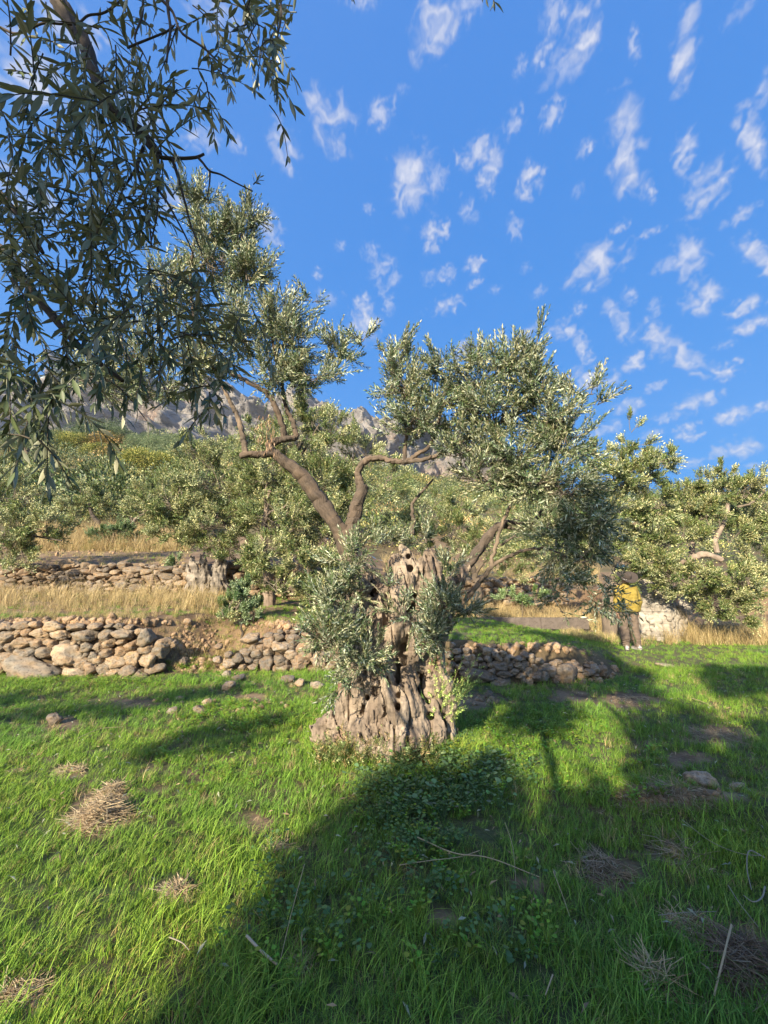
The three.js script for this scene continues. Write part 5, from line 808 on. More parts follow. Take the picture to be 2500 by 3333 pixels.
// ---------------------------------------------------------------- the person, seen from behind, looking up into the tree
{
  const b = groundUnder(2056, 2116), S = 1.0, t = thing('person', 'person seen from behind in brown hat, mustard yellow jacket and brown trousers', 'person', null, b);
  t.rotation.y = 0.08;
  const put = (name, f, lo, hi, cell, color, parent = t, mat = M.plain) => { const g = surface(f, lo, hi, cell, color); const o = mesh(name, g, mat, parent, false); return o; };
  // joints: x to the right, y up, -z the way the person faces
  const J = { hipL: [-0.10, 0.90, 0], hipR: [0.10, 0.90, 0], kneeL: [-0.125, 0.49, -0.01], kneeR: [0.13, 0.49, -0.01], ankL: [-0.12, 0.09, 0.02], ankR: [0.155, 0.09, 0.02], shL: [-0.19, 1.385, 0.01], shR: [0.19, 1.385, 0.01], elL: [-0.255, 1.10, 0.03], elR: [0.262, 1.10, 0.03], wrL: [-0.245, 0.86, -0.03], wrR: [0.27, 0.86, -0.05], pel: [0, 0.95, 0], waist: [0, 1.08, 0], chest: [0, 1.27, 0.01], neck: [0, 1.45, 0.02], head: [0, 1.60, 0.03] };
  const skin = (x, y, z) => mix3([0.34, 0.2, 0.135], [0.38, 0.235, 0.165], clamp(0.5 + noise(x * 30, y * 30, z * 30)));
  const hc = [0, 1.60, 0.02], hand = (W, s) => {   // palm, four fingers and a thumb, slightly curled
    const segs = [], P = (x, y, z) => [W[0] + s * x, W[1] + y, W[2] + z];
    segs.push([P(0, 0, 0), P(0, -0.075, -0.004), 0.024, 0.027], [P(0, -0.03, 0.02), P(0, -0.075, 0.026), 0.016, 0.014], [P(0, -0.03, -0.02), P(0, -0.075, -0.026), 0.016, 0.014]);
    [[-0.03, 0.068], [-0.010, 0.078], [0.010, 0.073], [0.028, 0.058]].forEach(([z, l]) => { segs.push([P(0, -0.08, z), P(-0.006, -0.08 - l * 0.5, z * 1.1), 0.0095, 0.009], [P(-0.006, -0.08 - l * 0.5, z * 1.1), P(-0.026, -0.08 - l * 0.95, z * 1.05), 0.0088, 0.0075]); });
    segs.push([P(-0.004, -0.025, -0.024), P(-0.012, -0.06, -0.048), 0.0125, 0.0105], [P(-0.012, -0.06, -0.048), P(-0.02, -0.092, -0.05), 0.0105, 0.009]);
    return segs;
  };
  const handSegs = [...hand(J.wrL, -1), ...hand(J.wrR, 1)];
  const tilt = 0.5;   // the head is thrown back
  const body = (x, y, z) => {
    let d = 9;
    const add = (a, c, r0, r1, k = 0.04) => { d = smin(d, cap(x, y, z, J[a] ?? a, J[c] ?? c, r0, r1), k); };
    for (const s of ['L', 'R']) { add('hip' + s, 'knee' + s, 0.085, 0.055); add('knee' + s, 'ank' + s, 0.055, 0.04); add('sh' + s, 'el' + s, 0.05, 0.042); add('el' + s, 'wr' + s, 0.042, 0.028); }
    add('pel', 'waist', 0.12, 0.11, 0.08); add('waist', 'chest', 0.11, 0.13, 0.08); add('shL', 'shR', 0.06, 0.06, 0.08); add('chest', 'neck', 0.1, 0.055, 0.06); add('neck', [0, 1.53, 0.03], 0.054, 0.052, 0.03);
    if (y > 1.4) {
      const Y = (y - hc[1]) * Math.cos(tilt) - (z - hc[2]) * Math.sin(tilt), Z = (y - hc[1]) * Math.sin(tilt) + (z - hc[2]) * Math.cos(tilt);
      let h = ell(x, Y, Z, [0, 0.01, 0.015], [0.078, 0.105, 0.1]); h = smin(h, ell(x, Y, Z, [0, -0.05, -0.03], [0.06, 0.07, 0.068]), 0.04);
      h = smin(h, cap(x, Y, Z, [0, 0.0, -0.085], [0, -0.03, -0.105], 0.009, 0.015), 0.02);
      h = -smin(-h, Math.min(ell(x, Y, Z, [-0.032, 0.005, -0.1], [0.018, 0.012, 0.02]), ell(x, Y, Z, [0.032, 0.005, -0.1], [0.018, 0.012, 0.02])), 0.015);
      h = smin(h, cap(x, Y, Z, [-0.02, -0.065, -0.093], [0.02, -0.065, -0.093], 0.007, 0.007), 0.01);
      for (const s of [-1, 1]) h = smin(h, ell(x, Y, Z, [s * 0.08, -0.01, 0.01], [0.012, 0.032, 0.02]), 0.012);
      d = smin(d, h, 0.03);
    }
    if (y < 1.0 && Math.abs(x) > 0.15) for (const q of handSegs) d = smin(d, cap(x, y, z, q[0], q[1], q[2], q[3]), 0.008);
    return d;
  };
  { // body and head at one cell size; the hands need a finer grid of their own
    const parts = [surface(body, [-0.36, 0.02, -0.2], [0.37, 1.74, 0.22], 0.0135, skin)];
    for (const [W, s] of [[J.wrL, -1], [J.wrR, 1]]) parts.push(surface((x, y, z) => { let d = 9; for (const q of hand(W, s)) d = smin(d, cap(x, y, z, q[0], q[1], q[2] + 0.0008, q[3] + 0.0008), 0.008); return d; }, [W[0] - 0.07, W[1] - 0.18, W[2] - 0.08], [W[0] + 0.07, W[1] + 0.04, W[2] + 0.07], 0.0042, skin));
    const eyes = []; for (const s of [-1, 1]) { const e = new Mesher(); const Y = 0.005, Z = -0.082; const c = V(hc[0] + s * 0.032, hc[1] + Y * Math.cos(tilt) + Z * Math.sin(tilt), hc[2] - Y * Math.sin(tilt) + Z * Math.cos(tilt)); const g = new THREE.SphereGeometry(0.012, 10, 8); g.translate(c.x, c.y, c.z); const col = new Float32Array(g.attributes.position.count * 3).fill(0.55); g.setAttribute('color', new THREE.BufferAttribute(col, 3)); eyes.push(g); }
    const g = mergeGeometries([...parts, ...eyes]); mesh('body', g, std({ roughness: 0.6 }), t, false);
  }
  // short dark hair under the hat
  put('hair', (x, y, z) => { const Y = (y - hc[1]) * Math.cos(tilt) - (z - hc[2]) * Math.sin(tilt), Z = (y - hc[1]) * Math.sin(tilt) + (z - hc[2]) * Math.cos(tilt); let d = ell(x, Y, Z, [0, 0.018, 0.022], [0.086, 0.11, 0.108]); d = Math.max(d, -0.02 - Z - Math.max(0, Y - 0.03) * 1.2, -0.075 - Y); return d + 0.004 * noise(x * 60, y * 60, z * 60); }, [-0.12, 1.44, -0.14], [0.12, 1.76, 0.2], 0.009, (x, y, z) => [0.03, 0.022, 0.016]);
  // trousers: loose, gathered at the ankle
  const fold = (x, y, z, k) => 0.008 * noise(x * 9, y * 22 * k, z * 9) + 0.006 * noise(x * 22, y * 9, z * 20);
  put('trousers', (x, y, z) => {
    let d = cap(x, y, z, [-0.075, 0.93, 0.005], [0.075, 0.93, 0.005], 0.128, 0.128);
    for (const s of ['L', 'R']) { const k = J['knee' + s], a = J['ank' + s], m = [lerp(k[0], a[0], 0.5), 0.27, 0.0]; d = smin(d, cap(x, y, z, J['hip' + s], k, 0.118, 0.098), 0.025); d = smin(d, cap(x, y, z, k, m, 0.096, 0.096), 0.02); d = smin(d, cap(x, y, z, m, [a[0], 0.115, 0.01], 0.09, 0.07), 0.012); d -= y < 0.27 ? 0.006 * Math.sin(y * 150 + noise(x * 20, y * 8, z * 20) * 4) * sstep(0.27, 0.2, y) : 0; }
    return Math.max(d + fold(x, y, z, 1), y - 1.02, 0.085 - y);
  }, [-0.3, 0.07, -0.2], [0.33, 1.06, 0.22], 0.0125, (x, y, z) => mix3([0.135, 0.098, 0.07], [0.18, 0.132, 0.094], clamp(0.5 + 1.5 * fbm(x * 14, y * 14, z * 14, 3))));
  // a dark grey-green shirt shows below the jacket
  put('shirt', (x, y, z) => Math.max(cap(x, y, z, [-0.07, 0.95, 0.008], [0.07, 0.95, 0.008], 0.158, 0.158) + fold(x, y, z, 0.4), y - 1.1, 0.80 + 0.02 * noise(x * 6, 0, 3) + 0.05 * x - y), [-0.3, 0.74, -0.22], [0.3, 1.14, 0.24], 0.0125, () => [0.105, 0.10, 0.072]);
  // jacket
  const jk = (x, y, z) => {
    let d = cap(x, y, z, [-0.085, 0.93, 0.01], [-0.1, 1.3, 0.01], 0.168, 0.155); d = smin(d, cap(x, y, z, [0.085, 0.93, 0.01], [0.1, 1.3, 0.01], 0.168, 0.155), 0.06);
    d = smin(d, cap(x, y, z, [-0.165, 1.385, 0.015], [0.165, 1.385, 0.015], 0.095, 0.095), 0.06); d = smin(d, cap(x, y, z, [0, 1.42, 0.02], [0, 1.49, 0.03], 0.1, 0.075), 0.05);
    d = Math.max(d, 0.865 + 0.015 * noise(x * 7, 1, 2) - y);
    for (const s of ['L', 'R']) { let a = cap(x, y, z, J['sh' + s], J['el' + s], 0.09, 0.082); a = smin(a, cap(x, y, z, J['el' + s], [J['wr' + s][0], 0.885, J['wr' + s][2]], 0.082, 0.062), 0.03); d = smin(d, Math.max(a, 0.868 - y), 0.018); }
    return d + 0.010 * noise(x * 7, y * 16, z * 7) + 0.006 * noise(x * 18, y * 18, z * 18);
  };
  put('jacket', jk, [-0.4, 0.84, -0.26], [0.42, 1.6, 0.28], 0.0125, (x, y, z) => { const k = 0.9 + 0.1 * Math.sin(y * 260) + 0.12 * noise(x * 25, y * 25, z * 25), seam = Math.abs(Math.abs(x) - 0.205) < 0.008 && y < 1.32 ? 0.3 : 1; return mix3([0.31, 0.22, 0.032], [0.38, 0.28, 0.055], clamp(0.5 + noise(x * 8, y * 8, z * 8))).map((c) => c * k * seam); });
  for (const s of ['L', 'R']) {
    const a = J['ank' + s], yaw = s === 'L' ? -0.5 : 0.25, ca = Math.cos(yaw), sa = Math.sin(yaw), loc = (x, z) => [(x - a[0]) * ca - (z - a[2]) * sa, (x - a[0]) * sa + (z - a[2]) * ca];
    const sh = put('shoe', (x, y, z) => { const [u, w] = loc(x, z); let d = cap(u, y, w, [0, 0.045, 0.045], [0, 0.04, -0.15], 0.047, 0.043); d = smin(d, cap(u, y, w, [0, 0.08, 0.02], [0, 0.12, 0.015], 0.045, 0.045), 0.03); return Math.max(d, -y - 0.0, y - 0.135); }, [a[0] - 0.2, -0.02, a[2] - 0.26], [a[0] + 0.2, 0.15, a[2] + 0.15], 0.01, (x, y, z) => (y < 0.028 ? [0.55, 0.53, 0.5] : noise(x * 22, y * 22, z * 22) > 0.05 ? [0.42, 0.39, 0.36] : [0.2, 0.17, 0.15]));
  }
  // wide-brimmed hat, tipped back; its small white badge has three marks
  const hat = new THREE.Group(); hat.name = 'hat'; t.add(hat); hat.position.set(0, 1.665, 0.075); hat.rotation.set(0.62, 0, 0.08);
  const brim = new Mesher(), N = 48;
  const prof = [[0.0, 0.125, 0], [0.05, 0.128, 0], [0.085, 0.118, 0], [0.098, 0.085, 0], [0.105, 0.03, 0], [0.112, 0.004, 0], [0.15, -0.006, 1], [0.19, -0.004, 1], [0.225, 0.004, 1], [0.232, 0.006, 1], [0.228, -0.002, 1], [0.19, -0.011, 1], [0.15, -0.013, 1], [0.104, -0.006, 0], [0.097, 0.03, 0], [0.09, 0.08, 0]];
  for (const [r0, h, e] of prof) for (let k = 0; k <= N; k++) { const a = k / N * Math.PI * 2, c = Math.cos(a), s = Math.sin(a), curl = e ? 0.055 * Math.pow(Math.abs(c), 2) * clamp((r0 - 0.11) / 0.12) : 0, crease = !e && h > 0.1 ? -0.03 * Math.exp(-((c * r0) ** 2) / 0.0012) : 0; brim.vert(c * r0 * (e ? 1 : 0.86), h + curl + crease, s * r0 * 1.04, 0, 1, 0, mix3([0.055, 0.042, 0.034], [0.075, 0.058, 0.046], clamp(0.5 + noise(c * 5, h * 20, s * 5)))); }
  for (let j = 0; j + 1 < prof.length; j++) for (let k = 0; k < N; k++) { const a = j * (N + 1) + k, b2 = a + N + 1; brim.tri(a, a + 1, b2); brim.tri(a + 1, b2 + 1, b2); }
  mesh('brim_and_crown', brim.geometry(true), std({ roughness: 0.9, side: THREE.DoubleSide }), hat, false);
  const band = new THREE.TorusGeometry(0.105, 0.006, 6, 40); band.rotateX(Math.PI / 2); band.scale(0.9, 2.2, 1.06); band.translate(0, 0.018, 0);
  mesh('hat_band', band, new THREE.MeshStandardMaterial({ color: new THREE.Color().setRGB(0.025, 0.02, 0.017), roughness: 0.8 }), hat, false);
  const badge = new Mesher(); for (let i = 0; i < 3; i++) { const a = Math.PI * (0.80 - i * 0.055), c = Math.cos(a), s = Math.sin(a); badge.tube([V(c * 0.185, 0.022 + 0.005 * i, s * 0.185), V(c * 0.2, 0.036 + 0.003 * i, s * 0.2)], [0.008, 0.008], [0.75, 0.72, 0.68], 6); badge.tube([V(c * 0.165, 0.016, s * 0.165), V(c * 0.172, 0.02, s * 0.172)], [0.006, 0.006], [0.75, 0.72, 0.68], 6); }
  mesh('white_badge', badge.geometry(), M.plain, hat, false);
  t.scale.setScalar(S);
}

// ---------------------------------------------------------------- grass and weeds
const SUNNY = [0.16, 0.255, 0.032];
function tussock(seed, blades, spread, h0, h1, width, lean, tones, seg = 3) {
  const m = new Mesher(), r = rng(seed);
  for (let i = 0; i < blades; i++) {
    const a = r() * 6.28, q = Math.sqrt(r()) * spread, x0 = Math.cos(a) * q, z0 = Math.sin(a) * q, az = r() * 6.28, L = lerp(h0, h1, r()), k = lean * (0.3 + r()), w = width * (0.7 + 0.6 * r()), t = tones[Math.floor(r() * tones.length)], b = 0.75 + 0.5 * r(), col = t.map((c) => c * b), sx = -Math.sin(az), sz = Math.cos(az);
    let prev = null;
    for (let j = 0; j <= seg; j++) {
      const u = j / seg, out = k * L * u * u, y = L * u * Math.sqrt(Math.max(0.1, 1 - k * k * u * u * 0.45)), x = x0 + Math.cos(az) * out, z = z0 + Math.sin(az) * out, ww = w / 2 * (1 - u * u * 0.96), nx = -Math.cos(az) * 0.8, nz = -Math.sin(az) * 0.8;
      const A = m.vert(x + sx * ww, y, z + sz * ww, nx, 0.6, nz, col), B = m.vert(x - sx * ww, y, z - sz * ww, nx, 0.6, nz, col);
      if (prev) { m.tri(prev[0], prev[1], A); m.tri(prev[1], B, A); }
      prev = [A, B];
    }
  }
  return m.geometry();
}
const G1 = [[0.15, 0.31, 0.036], [0.20, 0.36, 0.042], [0.125, 0.26, 0.036], [0.27, 0.40, 0.07]], G2 = [...G1, [0.33, 0.30, 0.12], [0.28, 0.22, 0.11]];
const TUSSOCKS = [tussock(1, 36, 0.06, 0.03, 0.085, 0.0032, 0.9, G1), tussock(2, 30, 0.06, 0.04, 0.115, 0.0036, 1.0, G1), tussock(3, 34, 0.07, 0.025, 0.075, 0.003, 1.1, G2), tussock(4, 20, 0.08, 0.06, 0.17, 0.0042, 1.1, G1, 4)];
{
  const r = rng(81), mats = TUSSOCKS.map(() => []), tints = TUSSOCKS.map(() => []);
  const grow = (x, d, dens, sc = 1) => {
    const p = onGround(x, d), bare = bareAt(p), n = fbm(x * 0.8, d * 0.8, 7, 3), n2 = noise(x * 2.6, d * 2.6, 3);
    if (r() > dens * (1 - bare * 0.94) * clamp(0.86 + n * 0.5 + n2 * 0.45)) return;
    const q = r(), shade = sstep(-0.4, 1.2, x + d * 0.05 + n), k = q < 0.34 ? 0 : q < 0.62 ? 1 : q < 0.86 ? 2 : 3, s = sc * (0.48 + 0.5 * r() + 0.5 * n + 0.25 * n2), yel = clamp(0.5 + 1.1 * fbm(x * 0.5, d * 0.5, 5, 3)), b = 0.75 + 0.45 * r();
    mats[k].push(place(p, V(0.18 + (r() - 0.5) * 0.5, 1, (r() - 0.5) * 0.5 - 0.12).normalize(), r() * 6.28, Math.max(0.45, s))); tints[k].push([b * lerp(0.74, 1.3, yel), b * lerp(0.88, 1.08, yel), b * lerp(0.95, 0.85, yel)]);
  };
  for (let d = 1.15; d < 8.6; ) {   // row by row, sparser with distance
    const step = 0.027 + 0.0062 * d, half = d * 1.02 + 0.7;
    for (let x = -half; x < half; x += step * 1.15) { const xx = x + (r() - 0.5) * step * 1.6, dd = d + (r() - 0.5) * step * 1.6; if (dd < wallD(xx) - 0.05 || xx > 4.2) grow(xx, dd, 0.95, 0.92 + d * 0.03); }
    d += step;
  }
  for (let d = 7.4; d < 14; d += 0.105) for (let x = -3.2; x < d * 1.05 + 1; x += 0.12) {   // the right terrace
    const xx = x + (r() - 0.5) * 0.2, dd = d + (r() - 0.5) * 0.2; if (dd < wallD(xx) + 0.28 && xx < 4.4) continue;
    if (xx < -0.6 && r() < 0.75) continue;
    grow(xx, dd, dd > 13.7 ? 0.2 : 0.95, 0.85 + 0.25 * r());
  }
  for (let i = 0; i < 4200; i++) { const px = r() * 1080, py = 1990 + r() * 70, d = 8.5 + r() * 4.6, q = at(px, py, d); if (d < wallD(q.x) + 0.35) continue; if (fbm(q.x, d, 3, 3) > 0.0 || q.x > -3.6) grow(q.x, d, 0.7, 0.9); }
  for (let i = 0; i < 520; i++) { const px = 1010 + r() * 560, py = 2425 + r() * 50, p = groundUnder(px, py); if (px > 1380 || r() < 0.55) { const k = r() < 0.5 ? 3 : 1, b = 0.9 + 0.4 * r(); mats[k].push(place(p, V((r() - 0.5) * 0.7, 1, (r() - 0.3) * 0.5).normalize(), r() * 6.28, 0.8 + 0.5 * r())); tints[k].push(r() < 0.3 ? [1.5 * b, 1.0 * b, 1.2 * b] : [b * 1.1, b, b]); } }
  for (let i = 0; i < 900; i++) { const x = -9 + r() * 6.5, d = 13.6 + r() * 8; if (noise(x * 0.5, d * 0.5, 2) > 0.05) grow(x, d, 0.8, 1.0); }
  TUSSOCKS.forEach((g, k) => mark(copies('grass', g, M.grass, mats[k], tints[k]), 'green grass growing over the terraces'));
  console.log('tussocks', mats.map((m) => m.length).join());
}
// broad-leaved weeds: rosettes of round leaves on stalks
function rosette(seed, n, leaf, h, tones) {
  const m = new Mesher(), r = rng(seed);
  for (let i = 0; i < n; i++) {
    const a = r() * 6.28, L = h * (0.4 + 0.8 * r()), o = 0.3 + 0.7 * r(), tip = V(Math.cos(a) * h * o * 0.8, L * 0.75, Math.sin(a) * h * o * 0.8), s = leaf * (0.6 + 0.7 * r()), col = tones[Math.floor(r() * tones.length)].map((c) => c * (0.75 + 0.5 * r()));
    m.tube([V(0, 0, 0), tip.clone().multiplyScalar(0.5).add(V(0, L * 0.15, 0)), tip], [0.0018, 0.0014, 0.001], col, 3, 0, 0, false);
    const d = V(Math.cos(a), 0.1 + (r() - 0.5) * 0.6, Math.sin(a)).normalize(), n0 = V(0, 1, 0).addScaledVector(rand3(r), 0.35); n0.addScaledVector(d, -n0.dot(d)).normalize(); const sd = V(0, 0, 0).crossVectors(d, n0);
    const c0 = m.vert(tip.x + d.x * s * 0.5, tip.y + d.y * s * 0.5 - s * 0.06, tip.z + d.z * s * 0.5, n0.x, n0.y, n0.z, col); let first = -1, last = -1;
    for (let k = 0; k < 9; k++) { const w = k / 9 * 6.283, rr = s * (0.5 + 0.07 * Math.cos(3 * w)), u = s * 0.5 + Math.cos(w + 3.14) * rr, v = Math.sin(w + 3.14) * rr * 0.86, q = m.vert(tip.x + d.x * u + sd.x * v, tip.y + d.y * u + sd.y * v, tip.z + d.z * u + sd.z * v, n0.x, n0.y, n0.z, col); if (last >= 0) m.tri(c0, last, q); else first = q; last = q; }
    m.tri(c0, last, first);
  }
  return m.geometry();
}
{
  const W = [rosette(1, 12, 0.022, 0.12, [[0.095, 0.175, 0.045], [0.12, 0.2, 0.06], [0.08, 0.15, 0.05]]), rosette(2, 14, 0.017, 0.07, [[0.17, 0.29, 0.03], [0.14, 0.25, 0.03]]), rosette(3, 11, 0.03, 0.14, [[0.10, 0.17, 0.065], [0.13, 0.2, 0.075]])];
  const r = rng(83), mats = W.map(() => []), tints = W.map(() => []);
  const sow = (px, py, a, b, n, kinds) => { for (let i = 0; i < n; i++) { const q = rand3(r), p = groundUnder(px + q.x * a, py + q.y * b), k = kinds[Math.floor(r() * kinds.length)], t = 0.8 + 0.4 * r(); mats[k].push(place(p.add(V(0, 0.02, 0)), V((r() - 0.5) * 0.4, 1, (r() - 0.5) * 0.4).normalize(), r() * 6.28, 0.7 + 0.6 * r())); tints[k].push([t, t, t]); } };
  sow(1420, 2580, 270, 110, 190, [0, 0, 2, 1]); sow(1620, 2520, 170, 60, 60, [0, 1]); sow(1250, 2640, 140, 80, 50, [0, 1]); sow(1380, 2780, 130, 90, 40, [0, 1]); sow(1480, 2460, 150, 50, 110, [1, 1, 0]); sow(800, 2340, 250, 60, 150, [1]); sow(700, 2480, 300, 130, 60, [1]); sow(1750, 2380, 250, 80, 120, [1]); sow(1250, 3000, 700, 260, 60, [1, 0]); sow(300, 2230, 300, 20, 120, [1]); sow(650, 2170, 120, 40, 60, [1]); sow(2000, 2500, 350, 150, 60, [1]); sow(1700, 2070, 250, 40, 110, [1]); 
  W.forEach((g, k) => mark(copies('weeds', g, M.grass, mats[k], tints[k]), 'broad-leaved weeds growing in the grass'));
}
// dry straw-coloured grass
const D1 = [[0.52, 0.385, 0.18], [0.46, 0.33, 0.155], [0.58, 0.45, 0.24], [0.36, 0.28, 0.12]], D2 = [...D1, [0.24, 0.25, 0.07], [0.28, 0.27, 0.08]];
const DRY = [tussock(21, 22, 0.10, 0.25, 0.62, 0.006, 0.7, D1, 4), tussock(22, 26, 0.10, 0.10, 0.30, 0.006, 0.9, D2, 3), tussock(23, 12, 0.10, 0.45, 0.85, 0.007, 1.0, D1, 5)];
{
  const r = rng(84), mats = DRY.map(() => []), tints = DRY.map(() => []);
  const put = (x, d, k, s) => { const t = 0.8 + 0.4 * r(); mats[k].push(place(onGround(x, d), V((r() - 0.5) * 0.7, 1, (r() - 0.5) * 0.6).normalize(), r() * 6.28, s * (0.7 + 0.6 * r()))); tints[k].push([t, t, t * 0.95]); };
  for (let i = 0; i < 700; i++) { const d = 8.75 + 4.1 * r(), x = at(-60 + r() * 800, 1980, d).x; put(x, d, r() < 0.35 ? 0 : r() < 0.85 ? 1 : 2, d < 9.6 ? 0.5 : 0.72); }
  for (let i = 0; i < 70; i++) { const d = 10 + 1.9 * r(), x = at(-40 + r() * 700, 1980, d).x; put(x, d, r() < 0.6 ? 0 : 2, 1.0); }
  for (let i = 0; i < 1500; i++) { const d = 19 + 5.8 * r(), x = at(60 + r() * 560, 1740, d).x; put(x, d, r() < 0.5 ? 0 : 1, 1.5); }
  for (let i = 0; i < 700; i++) { const d = 14.3 + 3.5 * r(), x = at(1480 + r() * 700, 1990, d).x; put(x, d, r() < 0.5 ? 0 : 1, 1.0); }
  for (let i = 0; i < 520; i++) { const d = 11.3 + 2.4 * r(), x = at(2160 + r() * 400, 2050, d).x; put(x, d, r() < 0.4 ? 0 : r() < 0.6 ? 1 : 2, 0.9); }
  for (let i = 0; i < 260; i++) { const d = 11.2 + 2.2 * r(), x = at(1830 + r() * 300, 2030, d).x; put(x, d, 1, 0.8); }
  for (let i = 0; i < 500; i++) { const d = 19.2 + 5 * r(), x = at(1250 + r() * 700, 1900, d).x; put(x, d, r() < 0.5 ? 0 : 1, 1.2); }
  for (let i = 0; i < 520; i++) { const d = 13.4 + 6 * r(), x = at(-40 + r() * 660, 1790, d).x; put(x, d, 1, 0.55); }
  for (let i = 0; i < 260; i++) { const d = 8.3 + 1.8 * r(), x = at(560 + r() * 250, 2080, d).x; put(x, d, 1, 0.4); }
  for (let i = 0; i < 320; i++) { const q = at(-20 + r() * 1080, 2030, 8.3), x = q.x, d = wallD(x) + 0.25 + r() * 0.5; put(x, d, 1, 0.45); }
  for (let i = 0; i < 620; i++) { const d = 1.5 + 6.3 * Math.sqrt(r()), x = (r() * 2 - 1) * d; if (noise(x * 0.9, d * 0.9, 4) > -0.05) put(x, d, 1, 0.28 + 0.14 * r()); }
  DRY.forEach((g, k) => mark(copies('dry_grass', g, M.straw, mats[k], tints[k]), 'dry straw-coloured grass standing on the terraces'));
}
// tangled dead stems and weeds at the foot of the old trunk
{
  const r = rng(85), mats = [], tints = [];
  for (let i = 0; i < 900; i++) { const p = groundUnder(1030 + r() * 400, 2425 + r() * 75), h = r() * r() * 0.22; mats.push(place(p.add(V(0, h, 0.05 * r())), V((r() - 0.5) * 1.2, 0.7, (r() - 0.2) * 1.2).normalize(), r() * 6, 0.4 + r() * 0.35)); const t = 0.8 + 0.6 * r(); tints.push(r() < 0.4 ? [1.1 * t, 0.75 * t, 0.5 * t] : [0.8 * t, 0.85 * t, 0.5 * t]); }
  mark(copies('undergrowth', SHOOT[2], M.leaf, mats, tints), 'tangled small weeds at the foot of the old trunk');
}
// heaps of cut straw
function heap(label, px, py, a, b, n, h, seed, tones, len = 0.16, name = 'straw_heap', flat = 0.25) {
  const c = groundUnder(px, py), s = scaleAt(py, -c.z), m = new Mesher(), r = rng(seed), R = a * s, D = Math.max(0.06, b * s / Math.max(0.3, Math.abs(c.y - EYE) / -c.z));
  for (let i = 0; i < n; i++) {
    const u = r() * 6.28, q = Math.sqrt(r()) * (0.85 + 0.7 * noise(Math.cos(u) * 1.6, Math.sin(u) * 1.6, seed) + (r() < 0.12 ? 0.5 * r() : 0)), x = Math.cos(u) * q, z = Math.sin(u) * q, p = onGround(c.x + x * R, -c.z + z * D); p.y += h * Math.max(0, 1 - q * q) * r() + 0.006;
    const dir = V(r() - 0.5, (r() - 0.5) * flat, r() - 0.5).normalize(), L = len * (0.25 + 0.5 * r()), t = tones[Math.floor(r() * tones.length)], k = 0.75 + 0.5 * r(), p2 = p.clone().addScaledVector(dir, L), md = p.clone().lerp(p2, 0.5).addScaledVector(rand3(r), L * 0.1);
    const w = 0.0011 + r() * 0.001; m.tube([p, md, p2], [w, w, w * 0.7], t.map((v) => v * k), 3, 0, 0, false);
  }
  const o = mark(mesh(name, m.geometry(), M.straw), label, 'straw', null);
  return o;
}
const ST = [[0.50, 0.375, 0.215], [0.60, 0.48, 0.30], [0.40, 0.285, 0.16]], SG = [[0.33, 0.26, 0.165], [0.40, 0.32, 0.21], [0.24, 0.18, 0.11]];
heap('largest heap of pale cut straw, on the sunlit grass at the left', 318, 2672, 78, 42, 950, 0.13, 1, ST, 0.17); heap('straw tuft joined to the upper edge of the largest heap', 360, 2586, 50, 22, 360, 0.07, 2, ST, 0.14); heap('small flat patch of straw up the slope left of the largest heap', 228, 2512, 44, 14, 240, 0.05, 3, ST, 0.14); heap('thin straw wisp at the left edge of the sunlit grass', 48, 2518, 26, 10, 120, 0.03, 4, ST, 0.12);
heap('straw tuft on the shadow edge in the lower left', 575, 2925, 52, 20, 260, 0.05, 5, ST, 0.16); heap('reddish straw patch on the shadow edge below the middle', 905, 2770, 44, 14, 200, 0.04, 6, [[0.4, 0.22, 0.12], ...ST], 0.12); heap('grey tangle of dead stems on the shaded grass at the right', 1975, 2835, 80, 56, 300, 0.05, 7, SG, 0.17); heap('dry stems over the bare earth bank at the right', 2170, 2585, 170, 24, 700, 0.03, 8, SG, 0.2); heap('grey dry stems on the bare patch near the right edge', 2320, 2400, 100, 24, 420, 0.04, 9, SG, 0.2);
heap('large dark tangle of dead stems in the bottom right corner', 2450, 3170, 120, 130, 800, 0.09, 10, [[0.15, 0.10, 0.062], [0.19, 0.13, 0.08], [0.28, 0.21, 0.13]], 0.22, 'straw_heap', 0.3); heap('small straw patch in the lower right shade', 2230, 3010, 60, 30, 240, 0.03, 11, ST, 0.12); heap('pale straw tuft at the bottom among bright grass', 2130, 3205, 50, 50, 220, 0.08, 12, ST, 0.18, 'straw_heap', 0.6); heap('straw scraps on the bare soil at bottom left', 80, 3230, 90, 40, 220, 0.02, 13, ST, 0.14); heap('thin grey stems lying right of the dead tangle', 2220, 2790, 60, 50, 200, 0.03, 14, SG, 0.25); heap('dry scraps on the sunlit bank below the person', 1940, 2180, 60, 20, 180, 0.02, 15, ST, 0.14); heap('straw patch on the sunlit bare earth below the bank', 2060, 2280, 80, 18, 240, 0.03, 16, ST, 0.14);
heap('dry scraps in the grass at the lower middle', 980, 3150, 30, 14, 120, 0.03, 17, ST, 0.1);
